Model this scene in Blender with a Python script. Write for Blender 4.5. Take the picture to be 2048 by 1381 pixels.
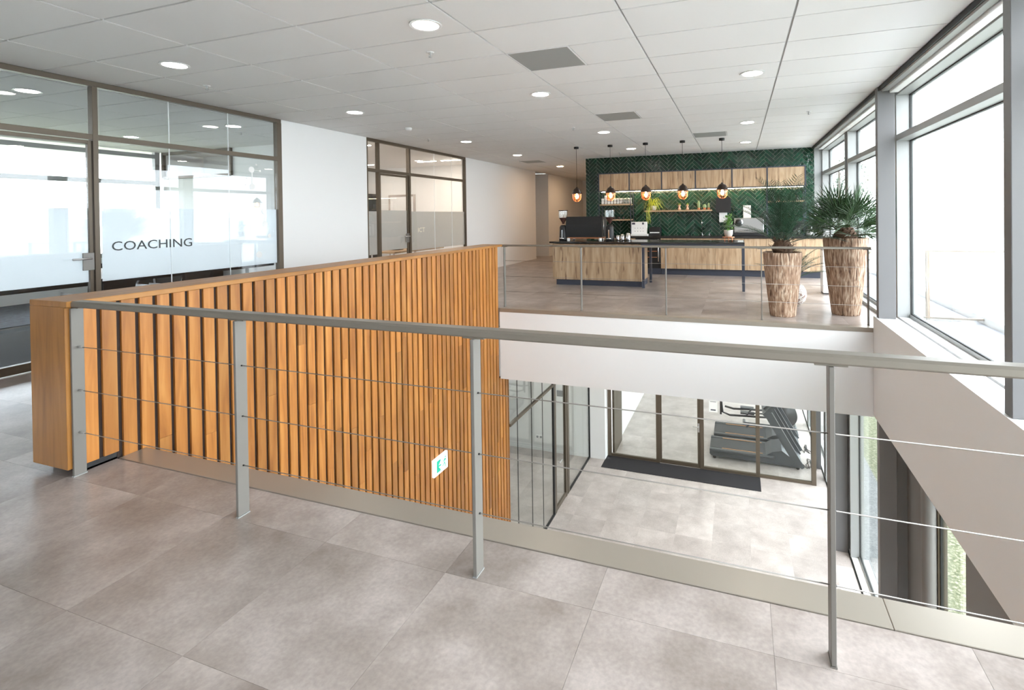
import bpy, math, random
from mathutils import Matrix, Vector
random.seed(7)
PI = math.pi
scn = bpy.context.scene
for o in list(bpy.data.objects): bpy.data.objects.remove(o)
COL = scn.collection

# ------------------------------------------------------------------ camera, world, exposure
def camera():
    yaw, pitch, roll, f, cx, cy = 0.3365, -0.0095, 0.0132, 1015.63, 1121.78, 440.91
    R = Matrix.Rotation(yaw, 3, 'Z') @ Matrix.Rotation(pitch, 3, 'X') @ Matrix.Rotation(roll, 3, 'Y')
    r, fw, up = R.col[0], R.col[1], R.col[2]
    M = Matrix(((r.x, up.x, -fw.x), (r.y, up.y, -fw.y), (r.z, up.z, -fw.z))).to_4x4()
    M.translation = (0, 0, 1.5)
    cd = bpy.data.cameras.new('camera'); cd.sensor_width = 36; cd.lens = f / 2048 * 36
    cd.shift_x = (1024 - cx) / 2048; cd.shift_y = (cy - 690.5) / 2048
    cd.clip_start = .05; cd.clip_end = 300
    co = bpy.data.objects.new('camera', cd); COL.objects.link(co); co.matrix_world = M
    scn.camera = co
camera()
w = bpy.data.worlds.new('overcast_sky'); scn.world = w; w.use_nodes = True
bg = w.node_tree.nodes['Background']
bg.inputs[0].default_value = (.90, .95, 1, 1); bg.inputs[1].default_value = 7.6
scn.view_settings.view_transform = 'Standard'; scn.view_settings.look = 'None'
scn.view_settings.gamma = 1; scn.view_settings.use_curve_mapping = False
scn.view_settings.exposure = 0.68
DOWNLIGHT = 26.0

# ------------------------------------------------------------------ materials
def nmat(name):
    m = bpy.data.materials.new(name); m.use_nodes = True
    nt = m.node_tree; return m, nt, nt.nodes['Principled BSDF']
def mat(name, col, rough=.5, metal=0, spec=None, emit=None, es=0, coat=0, bump=None, vary=0):
    m, nt, b = nmat(name)
    b.inputs['Base Color'].default_value = (*col, 1); b.inputs['Roughness'].default_value = rough
    b.inputs['Metallic'].default_value = metal
    if spec is not None: b.inputs['Specular IOR Level'].default_value = spec
    if coat: b.inputs['Coat Weight'].default_value = coat
    if emit: b.inputs['Emission Color'].default_value = (*emit, 1); b.inputs['Emission Strength'].default_value = es
    if vary:
        oi = nt.nodes.new('ShaderNodeObjectInfo'); hs = nt.nodes.new('ShaderNodeHueSaturation')
        mr = nt.nodes.new('ShaderNodeMapRange'); mr.inputs[3].default_value = 1 - vary; mr.inputs[4].default_value = 1 + vary
        nt.links.new(oi.outputs['Random'], mr.inputs[0]); nt.links.new(mr.outputs[0], hs.inputs['Value'])
        hs.inputs['Color'].default_value = (*col, 1); nt.links.new(hs.outputs[0], b.inputs['Base Color'])
    if bump:
        tc = nt.nodes.new('ShaderNodeTexCoord'); n = nt.nodes.new('ShaderNodeTexNoise'); n.inputs['Scale'].default_value = bump[0]
        bp = nt.nodes.new('ShaderNodeBump'); bp.inputs['Strength'].default_value = bump[1]; bp.inputs['Distance'].default_value = .002
        nt.links.new(tc.outputs['Object'], n.inputs['Vector']); nt.links.new(n.outputs[0], bp.inputs['Height']); nt.links.new(bp.outputs[0], b.inputs['Normal'])
    return m
def ramp(nt, pts):
    r = nt.nodes.new('ShaderNodeValToRGB'); e = r.color_ramp.elements
    e[0].position, e[0].color = pts[0][0], (*pts[0][1], 1); e[1].position, e[1].color = pts[-1][0], (*pts[-1][1], 1)
    for p, c in pts[1:-1]:
        x = e.new(p); x.color = (*c, 1)
    return r
def coords(nt, scale, rnd=True, obj=True):
    """object coordinates shifted by the object's own random number, stretched by scale"""
    tc = nt.nodes.new('ShaderNodeTexCoord'); mp = nt.nodes.new('ShaderNodeMapping'); mp.inputs['Scale'].default_value = scale
    nt.links.new(tc.outputs['Object'], mp.inputs['Vector'])
    if rnd:
        oi = nt.nodes.new('ShaderNodeObjectInfo'); mu = nt.nodes.new('ShaderNodeMath'); mu.operation = 'MULTIPLY'; mu.inputs[1].default_value = 37
        nt.links.new(oi.outputs['Random'], mu.inputs[0]); nt.links.new(mu.outputs[0], mp.inputs['Location'])
        return mp, oi
    return mp, None
def wood(name, stops, scale, rough=.45, vary=.12, spots=None, bump=.15):
    m, nt, b = nmat(name); mp, oi = coords(nt, scale)
    n = nt.nodes.new('ShaderNodeTexNoise'); n.inputs['Scale'].default_value = 3; n.inputs['Detail'].default_value = 6; n.inputs['Distortion'].default_value = .6
    nt.links.new(mp.outputs[0], n.inputs['Vector']); r = ramp(nt, stops); nt.links.new(n.outputs[0], r.inputs[0])
    hs = nt.nodes.new('ShaderNodeHueSaturation'); mr = nt.nodes.new('ShaderNodeMapRange'); mr.inputs[3].default_value = 1 - vary; mr.inputs[4].default_value = 1 + vary
    nt.links.new(oi.outputs['Random'], mr.inputs[0]); nt.links.new(mr.outputs[0], hs.inputs['Value']); 
    out = r.outputs[0]
    if spots:
        v = nt.nodes.new('ShaderNodeTexNoise'); v.inputs['Scale'].default_value = spots[0]; v.inputs['Detail'].default_value = 3
        nt.links.new(mp.outputs[0], v.inputs['Vector'])
        rr = ramp(nt, [(spots[1], (0, 0, 0)), (spots[1] + .09, (1, 1, 1))]); nt.links.new(v.outputs[0], rr.inputs[0])
        mx = nt.nodes.new('ShaderNodeMixRGB'); mx.inputs[2].default_value = (*spots[2], 1); nt.links.new(rr.outputs[0], mx.inputs[0]); nt.links.new(out, mx.inputs[1]); out = mx.outputs[0]
    nt.links.new(out, hs.inputs['Color']); nt.links.new(hs.outputs[0], b.inputs['Base Color']); b.inputs['Roughness'].default_value = rough
    bp = nt.nodes.new('ShaderNodeBump'); bp.inputs['Strength'].default_value = bump; bp.inputs['Distance'].default_value = .002
    nt.links.new(n.outputs[0], bp.inputs['Height']); nt.links.new(bp.outputs[0], b.inputs['Normal'])
    return m
def floor_mat(name, lo, hi, rough=.3):
    m, nt, b = nmat(name); mp, oi = coords(nt, (1, 1, 1))
    n = nt.nodes.new('ShaderNodeTexNoise'); n.inputs['Scale'].default_value = 2.2; n.inputs['Detail'].default_value = 8; n.inputs['Roughness'].default_value = .62
    n2 = nt.nodes.new('ShaderNodeTexNoise'); n2.inputs['Scale'].default_value = 60; n2.inputs['Detail'].default_value = 4
    for q in (n, n2): nt.links.new(mp.outputs[0], q.inputs['Vector'])
    r = ramp(nt, [(.3, lo), (.52, tuple((a + c) / 2 for a, c in zip(lo, hi))), (.72, hi)]); nt.links.new(n.outputs[0], r.inputs[0])
    r2 = ramp(nt, [(.3, (.86, .86, .86)), (.7, (1.06, 1.06, 1.06))]); nt.links.new(n2.outputs[0], r2.inputs[0])
    mx = nt.nodes.new('ShaderNodeMixRGB'); mx.blend_type = 'MULTIPLY'; mx.inputs[0].default_value = 1
    nt.links.new(r.outputs[0], mx.inputs[1]); nt.links.new(r2.outputs[0], mx.inputs[2])
    hs = nt.nodes.new('ShaderNodeHueSaturation'); mr = nt.nodes.new('ShaderNodeMapRange'); mr.inputs[3].default_value = .91; mr.inputs[4].default_value = 1.07
    nt.links.new(oi.outputs['Random'], mr.inputs[0]); nt.links.new(mr.outputs[0], hs.inputs['Value']); nt.links.new(mx.outputs[0], hs.inputs['Color'])
    nt.links.new(hs.outputs[0], b.inputs['Base Color']); b.inputs['Roughness'].default_value = rough
    bp = nt.nodes.new('ShaderNodeBump'); bp.inputs['Strength'].default_value = .12; bp.inputs['Distance'].default_value = .001
    nt.links.new(n2.outputs[0], bp.inputs['Height']); nt.links.new(bp.outputs[0], b.inputs['Normal'])
    return m
def speckle(name, stops, scale, rough=.9, bump=.6):
    m, nt, b = nmat(name); mp, _ = coords(nt, (1, 1, 1), False)
    n = nt.nodes.new('ShaderNodeTexNoise'); n.inputs['Scale'].default_value = scale; n.inputs['Detail'].default_value = 8; n.inputs['Roughness'].default_value = .7
    nt.links.new(mp.outputs[0], n.inputs['Vector']); r = ramp(nt, stops); nt.links.new(n.outputs[0], r.inputs[0])
    nt.links.new(r.outputs[0], b.inputs['Base Color']); b.inputs['Roughness'].default_value = rough
    bp = nt.nodes.new('ShaderNodeBump'); bp.inputs['Strength'].default_value = bump; bp.inputs['Distance'].default_value = .01
    nt.links.new(n.outputs[0], bp.inputs['Height']); nt.links.new(bp.outputs[0], b.inputs['Normal'])
    return m
def glass(name, tint=(.93, .97, .96), f0=.05, gain=1.0, rough=0):
    m = bpy.data.materials.new(name); m.use_nodes = True; nt = m.node_tree; nt.nodes.clear()
    out = nt.nodes.new('ShaderNodeOutputMaterial'); mx = nt.nodes.new('ShaderNodeMixShader')
    t = nt.nodes.new('ShaderNodeBsdfTransparent'); t.inputs[0].default_value = (*tint, 1)
    g = nt.nodes.new('ShaderNodeBsdfGlossy'); g.inputs['Roughness'].default_value = rough; g.inputs[0].default_value = (1, 1, 1, 1)
    lw = nt.nodes.new('ShaderNodeLayerWeight'); lw.inputs[0].default_value = .5
    p = nt.nodes.new('ShaderNodeMath'); p.operation = 'POWER'; p.inputs[1].default_value = 4
    ma = nt.nodes.new('ShaderNodeMath'); ma.operation = 'MULTIPLY_ADD'; ma.inputs[1].default_value = (1 - f0) * gain; ma.inputs[2].default_value = f0; ma.use_clamp = True
    nt.links.new(lw.outputs['Facing'], p.inputs[0]); nt.links.new(p.outputs[0], ma.inputs[0]); nt.links.new(ma.outputs[0], mx.inputs[0])
    nt.links.new(t.outputs[0], mx.inputs[1]); nt.links.new(g.outputs[0], mx.inputs[2]); nt.links.new(mx.outputs[0], out.inputs[0])
    return m
def film(name, trans=.55, clear=.12, col=(.95, .97, .98)):
    m = bpy.data.materials.new(name); m.use_nodes = True; nt = m.node_tree; nt.nodes.clear()
    out = nt.nodes.new('ShaderNodeOutputMaterial'); a = nt.nodes.new('ShaderNodeMixShader'); c = nt.nodes.new('ShaderNodeMixShader')
    d = nt.nodes.new('ShaderNodeBsdfDiffuse'); tl = nt.nodes.new('ShaderNodeBsdfTranslucent'); tp = nt.nodes.new('ShaderNodeBsdfTransparent')
    for n_ in (d, tl, tp): n_.inputs[0].default_value = (*col, 1)
    a.inputs[0].default_value = trans; nt.links.new(d.outputs[0], a.inputs[1]); nt.links.new(tl.outputs[0], a.inputs[2])
    c.inputs[0].default_value = clear; nt.links.new(a.outputs[0], c.inputs[1]); nt.links.new(tp.outputs[0], c.inputs[2]); nt.links.new(c.outputs[0], out.inputs[0])
    return m
M = {}
M['floor'] = floor_mat('stone_look_vinyl', (.215, .172, .150), (.49, .43, .40), .28)
M['floor_edge'] = mat('floor_joint', (.34, .30, .275), .6)
M['floor_low'] = floor_mat('stone_look_vinyl_pale', (.41, .358, .335), (.65, .59, .562), .3)
M['paint'] = mat('white_wall_paint', (.83, .83, .83), .7, bump=(400, .03))
M['ceil'] = mat('ceiling_tile_white', (.80, .79, .78), .9, bump=(500, .15), vary=.015)
M['tbar'] = mat('ceiling_grid_white', (.50, .50, .50), .5)
M['slat'] = wood('oiled_oak_slat', [(.25, (.25, .085, .014)), (.5, (.39, .150, .028)), (.75, (.50, .225, .055))], (6, 6, .55), .42, .22)
M['cap'] = wood('oiled_oak_cap', [(.25, (.26, .105, .018)), (.5, (.36, .155, .032)), (.75, (.43, .20, .05))], (7, .6, .7), .4, .05)
M['black'] = mat('matt_black', (.012, .012, .013), .5)
M['slot'] = mat('dark_slat_backing', (.022, .010, .006), .7)
M['anth'] = mat('anthracite_lacquer', (.045, .052, .075), .4)
M['rail'] = mat('anodised_taupe_metal', (.225, .200, .168), .38, .45)
M['post'] = mat('painted_grey_steel', (.185, .172, .155), .45, .15)
M['ledge'] = mat('taupe_sheet_metal', (.37, .33, .28), .32, .5)
M['cable'] = mat('steel_cable', (.30, .28, .26), .4, .7)
M['bronze'] = mat('bronze_brown_frame', (.115, .09, .065), .4, .3)
M['alu'] = mat('grey_window_aluminium', (.33, .335, .33), .42, .2)
M['column'] = mat('grey_painted_column', (.14, .137, .138), .45)
M['backlit_tone'] = mat('backlit_brown_grey_panel', (.20, .185, .175), .5)  # brown-grey set darker, shade of the backlit inner side put into the colour
M['white'] = mat('white_gloss', (.85, .85, .85), .35)
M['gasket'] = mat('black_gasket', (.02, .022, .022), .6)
M['glass'] = glass('window_glass', (.97, .985, .983), .03, .8)
M['pglass'] = glass('partition_glass', (.93, .945, .96), .035, .55)
M['lglass'] = glass('green_tinted_partition_glass', (.965, .98, .97), .025, .5)
M['film'] = film('frosted_film', .62, .06, (.95, .975, .985))
M['film2'] = film('frosted_film_thin', .4, .35, (.80, .78, .74))
M['oak'] = wood('knotty_oak_laminate', [(.28, (.29, .18, .10)), (.5, (.46, .32, .195)), (.75, (.57, .43, .29))], (5, 5, .5), .5, .06, spots=(4.5, .62, (.17, .09, .05)))
M['shelf'] = wood('oak_shelf', [(.3, (.42, .27, .15)), (.7, (.60, .43, .27))], (.6, 5, 5), .5, .05)
M['worktop'] = mat('black_stone_worktop', (.03, .028, .027), .16, bump=(200, .03))
def green():
    m, nt, b = nmat('dark_green_glazed_tile'); mp, oi = coords(nt, (1, 1, 1))
    n = nt.nodes.new('ShaderNodeTexNoise'); n.inputs['Scale'].default_value = 14; n.inputs['Detail'].default_value = 2; nt.links.new(mp.outputs[0], n.inputs['Vector'])
    r = ramp(nt, [(0, (.002, .022, .011)), (.5, (.005, .042, .021)), (1, (.012, .068, .036))]); nt.links.new(oi.outputs['Random'], r.inputs[0])
    nt.links.new(r.outputs[0], b.inputs['Base Color']); b.inputs['Roughness'].default_value = .13
    bp = nt.nodes.new('ShaderNodeBump'); bp.inputs['Strength'].default_value = .8; bp.inputs['Distance'].default_value = .012
    nt.links.new(n.outputs[0], bp.inputs['Height']); nt.links.new(bp.outputs[0], b.inputs['Normal']); return m
M['green'] = green()
M['grout'] = mat('pale_grout', (.50, .54, .44), .9)
M['lamp'] = mat('lamp_diffuser', (1, 1, 1), .5, emit=(1, .93, .84), es=DOWNLIGHT)
M['lampwarm'] = mat('warm_lamp_diffuser', (1, 1, 1), .5, emit=(1, .66, .38), es=120)
M['lockplate'] = mat('dull_steel_plate', (.22, .21, .20), .45, .5)
M['pink'] = mat('pale_copper_vase', (.70, .42, .30), .35, .3)
M['joint'] = mat('clear_glass_joint', (.9, .93, .95), .1)
M['fill_low'] = mat('lower_fill_glow', (1, 1, 1), .5, emit=(1, .94, .87), es=110)  # glow of the fill lamps added to the lower ceiling
M['linear'] = mat('linear_lamp', (1, 1, 1), .5, emit=(1, .86, .70), es=170)
M['led'] = mat('led_strip_light', (1, 1, 1), .5, emit=(1, .80, .50), es=60)
M['bulb'] = mat('filament_bulb', (1, .8, .5), .5, emit=(1, .62, .28), es=45)
M['amber'] = glass('amber_lamp_glass', (1, .80, .60), .10)
M['copper'] = mat('copper_cage', (.70, .30, .16), .35, .9)
M['shade'] = mat('dark_brown_enamel', (.03, .018, .014), .3)
M['clear'] = glass('clear_plastic', (.85, .88, .88), .12)
M['beans'] = mat('coffee_beans', (.05, .015, .008), .7)
M['chrome'] = mat('polished_chrome', (.75, .75, .76), .12, 1)
M['steel'] = mat('brushed_steel', (.56, .56, .56), .3, .9)
M['bark'] = wood('stripped_bark', [(.30, (.14, .075, .045)), (.5, (.34, .215, .14)), (.68, (.62, .49, .37))], (15, 15, 1.9), .8, .12, spots=(2.6, .60, (.10, .05, .03)), bump=.8)
M['fibre'] = speckle('palm_fibre', [(.3, (.03, .015, .01)), (.7, (.16, .09, .05))], 60)
M['palm'] = mat('dark_palm_leaf', (.016, .052, .024), .42, vary=.35)
M['palm2'] = mat('mid_green_palm_leaf', (.045, .095, .035), .42, vary=.35)
M['fern'] = mat('yellow_green_leaf', (.56, .60, .06), .5, vary=.2)
M['leaf'] = mat('fresh_green_leaf', (.12, .30, .05), .45, vary=.25)
M['concrete'] = mat('pale_cement_pot', (.55, .52, .48), .8)
M['soil'] = mat('potting_soil', (.03, .02, .014), .95)
M['tread'] = mat('treadmill_dark_grey', (.045, .052, .060), .35)
M['belt'] = mat('treadmill_belt', (.035, .038, .042), .6)
M['orange'] = mat('orange_stripe', (.60, .27, .10), .5)
M['mat'] = speckle('charcoal_entrance_mat', [(.3, (.010, .009, .011)), (.7, (.030, .027, .032))], 300)
M['carpet'] = speckle('dark_grey_carpet', [(.3, (.025, .026, .028)), (.7, (.07, .072, .075))], 160)
M['rug'] = speckle('blue_grey_rug', [(.3, (.03, .035, .05)), (.7, (.12, .14, .18))], 12)
M['grass'] = speckle('dry_grass', [(.32, (.03, .045, .015)), (.5, (.15, .165, .085)), (.66, (.48, .46, .36))], 16)
M['gravel'] = speckle('grey_roof_gravel', [(.3, (.06, .07, .08)), (.6, (.30, .31, .31)), (.8, (.55, .55, .53))], 28)
M['facade'] = mat('white_facade_panel', (.82, .85, .86), .6)
M['exitw'] = mat('exit_sign_white', (.9, .9, .9), .4, emit=(1, 1, 1), es=.5)
M['exitg'] = mat('exit_sign_green', (.0, .42, .28), .4, emit=(0, .42, .28), es=.35)
M['paper'] = mat('white_paper', (.85, .85, .84), .7)
M['ink'] = mat('dark_print', (.05, .05, .08), .6)
M['letter'] = mat('dark_lettering', (.015, .02, .025), .35)
M['letter2'] = mat('pale_lettering', (.80, .77, .66), .5)
M['vent'] = mat('grey_vent_mesh', (.33, .34, .33), .6)
M['porcelain'] = mat('white_porcelain', (.85, .84, .82), .25)
M['bluegrey'] = mat('blue_grey_plastic', (.12, .13, .15), .4)
M['treeleaf'] = mat('tree_leaf', (.13, .18, .13), .6, vary=.2)
M['treebark'] = mat('tree_bark', (.12, .09, .07), .9)

# ------------------------------------------------------------------ geometry helpers
class MB:
    def __init__(s): s.v = []; s.f = []; s.sm = []
    def add(s, vs, fs, smooth=False):
        k = len(s.v); s.v += [tuple(p) for p in vs]; s.f += [tuple(i + k for i in f) for f in fs]; s.sm += [smooth] * len(fs); return s
    def box(s, x0, x1, y0, y1, z0, z1, b=0):
        if b <= 0:
            return s.add([(x0, y0, z0), (x1, y0, z0), (x1, y1, z0), (x0, y1, z0), (x0, y0, z1), (x1, y0, z1), (x1, y1, z1), (x0, y1, z1)],
                  [(0, 3, 2, 1), (4, 5, 6, 7), (0, 1, 5, 4), (1, 2, 6, 5), (2, 3, 7, 6), (3, 0, 4, 7)])
        vs = []; idx = {}
        X = (x0, x1); Y = (y0, y1); Z = (z0, z1); b = min(b, (x1 - x0) * .45, (y1 - y0) * .45, (z1 - z0) * .45)
        for i in (0, 1):
            for j in (0, 1):
                for k in (0, 1):
                    ix, iy, iz = X[i] + (b if i == 0 else -b), Y[j] + (b if j == 0 else -b), Z[k] + (b if k == 0 else -b)
                    for a, p in enumerate(((X[i], iy, iz), (ix, Y[j], iz), (ix, iy, Z[k]))): idx[i, j, k, a] = len(vs); vs.append(p)
        fs = []
        for a in range(3):
            for sd in (0, 1):
                q = []
                for (u, v_) in ((0, 0), (1, 0), (1, 1), (0, 1)):
                    c = [0, 0, 0]; c[a] = sd; c[(a + 1) % 3] = u; c[(a + 2) % 3] = v_; q.append(idx[c[0], c[1], c[2], a])
                fs.append(tuple(q) if sd else tuple(reversed(q)))
        for a in range(3):
            o1, o2 = (a + 1) % 3, (a + 2) % 3
            for u in (0, 1):
                for v_ in (0, 1):
                    c0 = [0, 0, 0]; c0[o1] = u; c0[o2] = v_; c1 = list(c0); c1[a] = 1
                    q = (idx[(*c0, o1)], idx[(*c0, o2)], idx[(*c1, o2)], idx[(*c1, o1)])
                    fs.append(q if (u ^ v_) else tuple(reversed(q)))
        for i in (0, 1):
            for j in (0, 1):
                for k in (0, 1):
                    q = tuple(idx[i, j, k, a] for a in range(3)); fs.append(q if (i + j + k) % 2 else tuple(reversed(q)))
        return s.add(vs, fs)
    def tube(s, pts, r, n=8, cap=True, rz=None):
        pts = [Vector(p) for p in pts]; rs = r if isinstance(r, (list, tuple)) else [r] * len(pts); vs = []; fs = []
        prev = None
        for i, p in enumerate(pts):
            d = (pts[min(i + 1, len(pts) - 1)] - pts[max(i - 1, 0)]).normalized()
            if prev is None:
                u = d.orthogonal().normalized()
            else:
                u = (prev - d * prev.dot(d)).normalized()
            prev = u; v_ = d.cross(u)
            for k in range(n):
                a = 2 * PI * k / n + PI / n; vs.append(p + (u * math.cos(a) + v_ * math.sin(a)) * rs[i])
        for i in range(len(pts) - 1):
            for k in range(n):
                a, b_ = i * n + k, i * n + (k + 1) % n; fs.append((a, b_, b_ + n, a + n))
        if cap: fs += [tuple(reversed(range(n))), tuple(range((len(pts) - 1) * n, len(pts) * n))]
        return s.add(vs, fs, n > 5)
    def lathe(s, prof, c=(0, 0, 0), n=24, cap=True, wob=None):
        vs = []; fs = []
        for r, z in prof:
            for k in range(n):
                a = 2 * PI * k / n; q = r * (wob[k] if wob else 1); vs.append((c[0] + q * math.cos(a), c[1] + q * math.sin(a), c[2] + z))
        for i in range(len(prof) - 1):
            for k in range(n):
                a, b_ = i * n + k, i * n + (k + 1) % n; fs.append((a, b_, b_ + n, a + n))
        if cap: fs += [tuple(reversed(range(n))), tuple(range((len(prof) - 1) * n, len(prof) * n))]
        return s.add(vs, fs, wob is None)
    def cyl(s, x, y, z0, z1, r, n=20): return s.lathe([(r, z0), (r, z1)], (x, y, 0), n)
    def prism(s, poly, axis, a, b_):
        """poly in the two axes other than `axis`, extruded from a to b_"""
        def P(u, v_, t): return {'x': (t, u, v_), 'y': (u, t, v_), 'z': (u, v_, t)}[axis]
        n = len(poly); vs = [P(u, v_, a) for u, v_ in poly] + [P(u, v_, b_) for u, v_ in poly]
        return s.add(vs, [tuple(reversed(range(n))), tuple(range(n, 2 * n))] + [(i, (i + 1) % n, (i + 1) % n + n, i + n) for i in range(n)])
    def xf(s, Mx): s.v = [tuple(Mx @ Vector(p)) for p in s.v]; return s
    def mesh(s, name, m, off=(0, 0, 0)):
        me = bpy.data.meshes.new(name); me.from_pydata([(p[0] - off[0], p[1] - off[1], p[2] - off[2]) for p in s.v], [], s.f)
        me.polygons.foreach_set('use_smooth', s.sm); me.materials.append(m); me.update()
        return me
    def build(s, name, m, parent=None):
        if parent is None:
            xs, ys, zs = zip(*s.v); off = ((min(xs) + max(xs)) / 2, (min(ys) + max(ys)) / 2, min(zs))
            o = bpy.data.objects.new(name, s.mesh(name, m, off)); o.location = off; COL.objects.link(o); return o
        pw = WL[parent.name]; xs, ys, zs = zip(*s.v); off = ((min(xs) + max(xs)) / 2, (min(ys) + max(ys)) / 2, min(zs))
        o = bpy.data.objects.new(name, s.mesh(name, m, off)); o.parent = parent
        o.location = (off[0] - pw[0], off[1] - pw[1], off[2] - pw[2]); COL.objects.link(o); WL[o.name] = off
        return o
WL = {}
def tag(o, label, cat=None, group=None, kind=None):
    o['label'] = label
    if cat: o['category'] = cat
    if group: o['group'] = group
    if kind: o['kind'] = kind
    WL[o.name] = tuple(o.location); return o
def thing(name, label, cat, loc, group=None, kind=None):
    o = bpy.data.objects.new(name, None); o.empty_display_size = .1; o.location = loc; COL.objects.link(o)
    return tag(o, label, cat, group, kind)
def struct(name, label, mb, m, cat='structure'):
    return tag(mb.build(name, m), label, cat, kind='structure')
def piece(name, me, parent, loc, rot=None):
    o = bpy.data.objects.new(name, me); o.parent = parent; pw = WL[parent.name]
    o.location = (loc[0] - pw[0], loc[1] - pw[1], loc[2] - pw[2])
    if rot is not None: o.rotation_euler = rot
    COL.objects.link(o); return o
def fix_normals(o):
    import bmesh
    bm = bmesh.new(); bm.from_mesh(o.data); bmesh.ops.recalc_face_normals(bm, faces=bm.faces); bm.to_mesh(o.data); bm.free(); return o
def B(*a, b=0): return MB().box(*a, b=b)
def dup(root, loc, label=None, rz=None):
    r = root.copy(); COL.objects.link(r); r.location = loc; WL[r.name] = tuple(loc)
    if label: r['label'] = label
    if rz is not None: r.rotation_euler = (0, 0, rz)
    for ch in list(root.children):
        c = ch.copy(); COL.objects.link(c); c.parent = r
        for g in list(ch.children):
            d = g.copy(); COL.objects.link(d); d.parent = c
    return r
def text_mb(txt, size, depth, font_space=1.0):
    cu = bpy.data.curves.new('lettering', 'FONT'); cu.body = txt; cu.size = size; cu.extrude = depth / 2; cu.space_character = font_space; cu.resolution_u = 3
    to = bpy.data.objects.new('lettering', cu); COL.objects.link(to); bpy.context.view_layer.update()
    me = to.evaluated_get(bpy.context.evaluated_depsgraph_get()).to_mesh()
    mb = MB(); mb.add([tuple(v.co) for v in me.vertices], [tuple(p.vertices) for p in me.polygons])
    to.to_mesh_clear() if hasattr(to, 'to_mesh_clear') else None
    bpy.data.objects.remove(to); return mb

CE = 3.042; XL = -6.68; XW = 1.62; ZL = -4.82
YB, YK = 7.48, 13.36           # far edge of the void, tiled kitchen wall
# ------------------------------------------------------------------ STRUCTURE: floors
def tiled_floor(name, label, regions, z, slab, m, side=.64, x0=-1.18, y0=1.84, pieces=None):
    root = thing(name, label, 'floor', (regions[0][0], regions[0][2], z - slab), kind='structure')
    sub = MB()
    for (a, b_, c, d) in regions: sub.box(a, b_, c, d, z - slab, z - .003)
    sub.build('subfloor', M['floor_edge'], root)
    g = .0005; full = B(-side / 2 + g, side / 2 - g, -side / 2 + g, side / 2 - g, -.003, 0).mesh('tile', m)
    rest = MB()
    for (a, b_, c, d) in regions:
        i0, i1 = math.floor((a - x0) / side), math.ceil((b_ - x0) / side); j0, j1 = math.floor((c - y0) / side), math.ceil((d - y0) / side)
        for i in range(i0, i1):
            for j in range(j0, j1):
                xa, xb, ya, yb = x0 + i * side, x0 + (i + 1) * side, y0 + j * side, y0 + (j + 1) * side
                ca, cb, cc, cd = max(xa, a), min(xb, b_), max(ya, c), min(yb, d)
                if cb - ca < .01 or cd - cc < .01: continue
                if pieces and pieces((ca + cb) / 2, (cc + cd) / 2):
                    if ca == xa and cb == xb and cc == ya and cd == yb: piece('tile', full, root, ((xa + xb) / 2, (ya + yb) / 2, z))
                    else: B(ca + g, cb - g, cc + g, cd - g, z - .003, z).build('tile', m, root)
                else: rest.box(ca + g, cb - g, cc + g, cd - g, z - .003, z)
    if rest.v:
        o = rest.build('tile_field', m, root); o['kind'] = 'stuff'
    return root
upper = [(-4.07, XW, -3.0, 2.085), (XL, -4.07, -3.0, 18.0), (-4.07, 1.86, YB, 18.0), (XL, -3.7, 2.085, 2.09)]
upper = [(-8.5, XL, 16.4, 18.0), (XL, XW, -3.0, 2.085), (XL, -4.05, 2.085, YB), (XL, 1.9, YB, 22.0)]
def near_piece(x, y):
    if y < 2.1: return y > .6 or (x < -2 and y > .1)
    if y < YB: return True
    return y < 12.8 or (x < -3.9 and y < 15)
tiled_floor('floor', 'warm grey stone-look tiled floor of the gallery around the open void', upper, 0, .3, M['floor'], pieces=near_piece)
tiled_floor('floor', 'pale grey stone-look tiled floor of the lower hall and gym', [(-8, 1.86, 1.9, 20)], ZL, .3, M['floor_low'], side=.70, x0=-1.24, y0=11.52,
            pieces=lambda x, y: 7 < y < 14.5 and x > -6.5)
# slab faces around the void
struct('trim_1', 'tall white fascia under the kitchen edge of the void', B(-3.69, XW, YB - .016, YB - .001, -1.15, -.056), M['paint'])
struct('trim_2', 'thin taupe metal nosing along the kitchen edge of the void', B(-3.69, XW, YB - .024, YB + .10, -.056, .003, b=.002), M['ledge'])
t = thing('trim_3', 'wide taupe sheet metal ledge along the near edge of the void', 'ledge', (-1, 2.16, -.3), kind='structure')
B(-3.71, .511, 2.088, 2.245, -.30, .004, b=.002).build('metal_cover', M['ledge'], t)
B(.5125, XW, 2.088, 2.245, -.30, .004, b=.002).build('metal_cover', M['ledge'], t)
struct('trim_4', 'white slab soffit and edge below the near ledge', B(-3.70, XW, 1.9, 2.2, -1.1, -.31), M['paint'])
# lower ceiling
struct('ceiling', 'white plastered ceiling of the lower hall under the kitchen', B(-8, 2.05, YB + .02, 20, -1.13, -.32), M['paint'])
struct('ceiling', 'white plastered ceiling below the near gallery', B(-8, 1.62, -3, 1.79, -1.1, -.32), M['paint'])
# beam with sill on the window side of the void
struct('wall_right', 'deep white plastered beam with a bright top sill beside the void', B(XW, 1.862, -3.0, YB - .02, -1.13, .16), M['paint'])
struct('trim_5', 'white inner window sill along the beam', B(1.885, 2.07, -3.0, YB, -1.13, .17), M['white'])
struct('trim_6', 'black floor track between beam and window sill', B(1.8621, 1.8849, -3.0, YB, .05, .145), M['gasket'])
struct('trim_7', 'pale window sill strip at floor level beside the kitchen', B(1.9, 2.07, YB + .001, YK + .6, -.3, .05), M['alu'])
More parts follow.
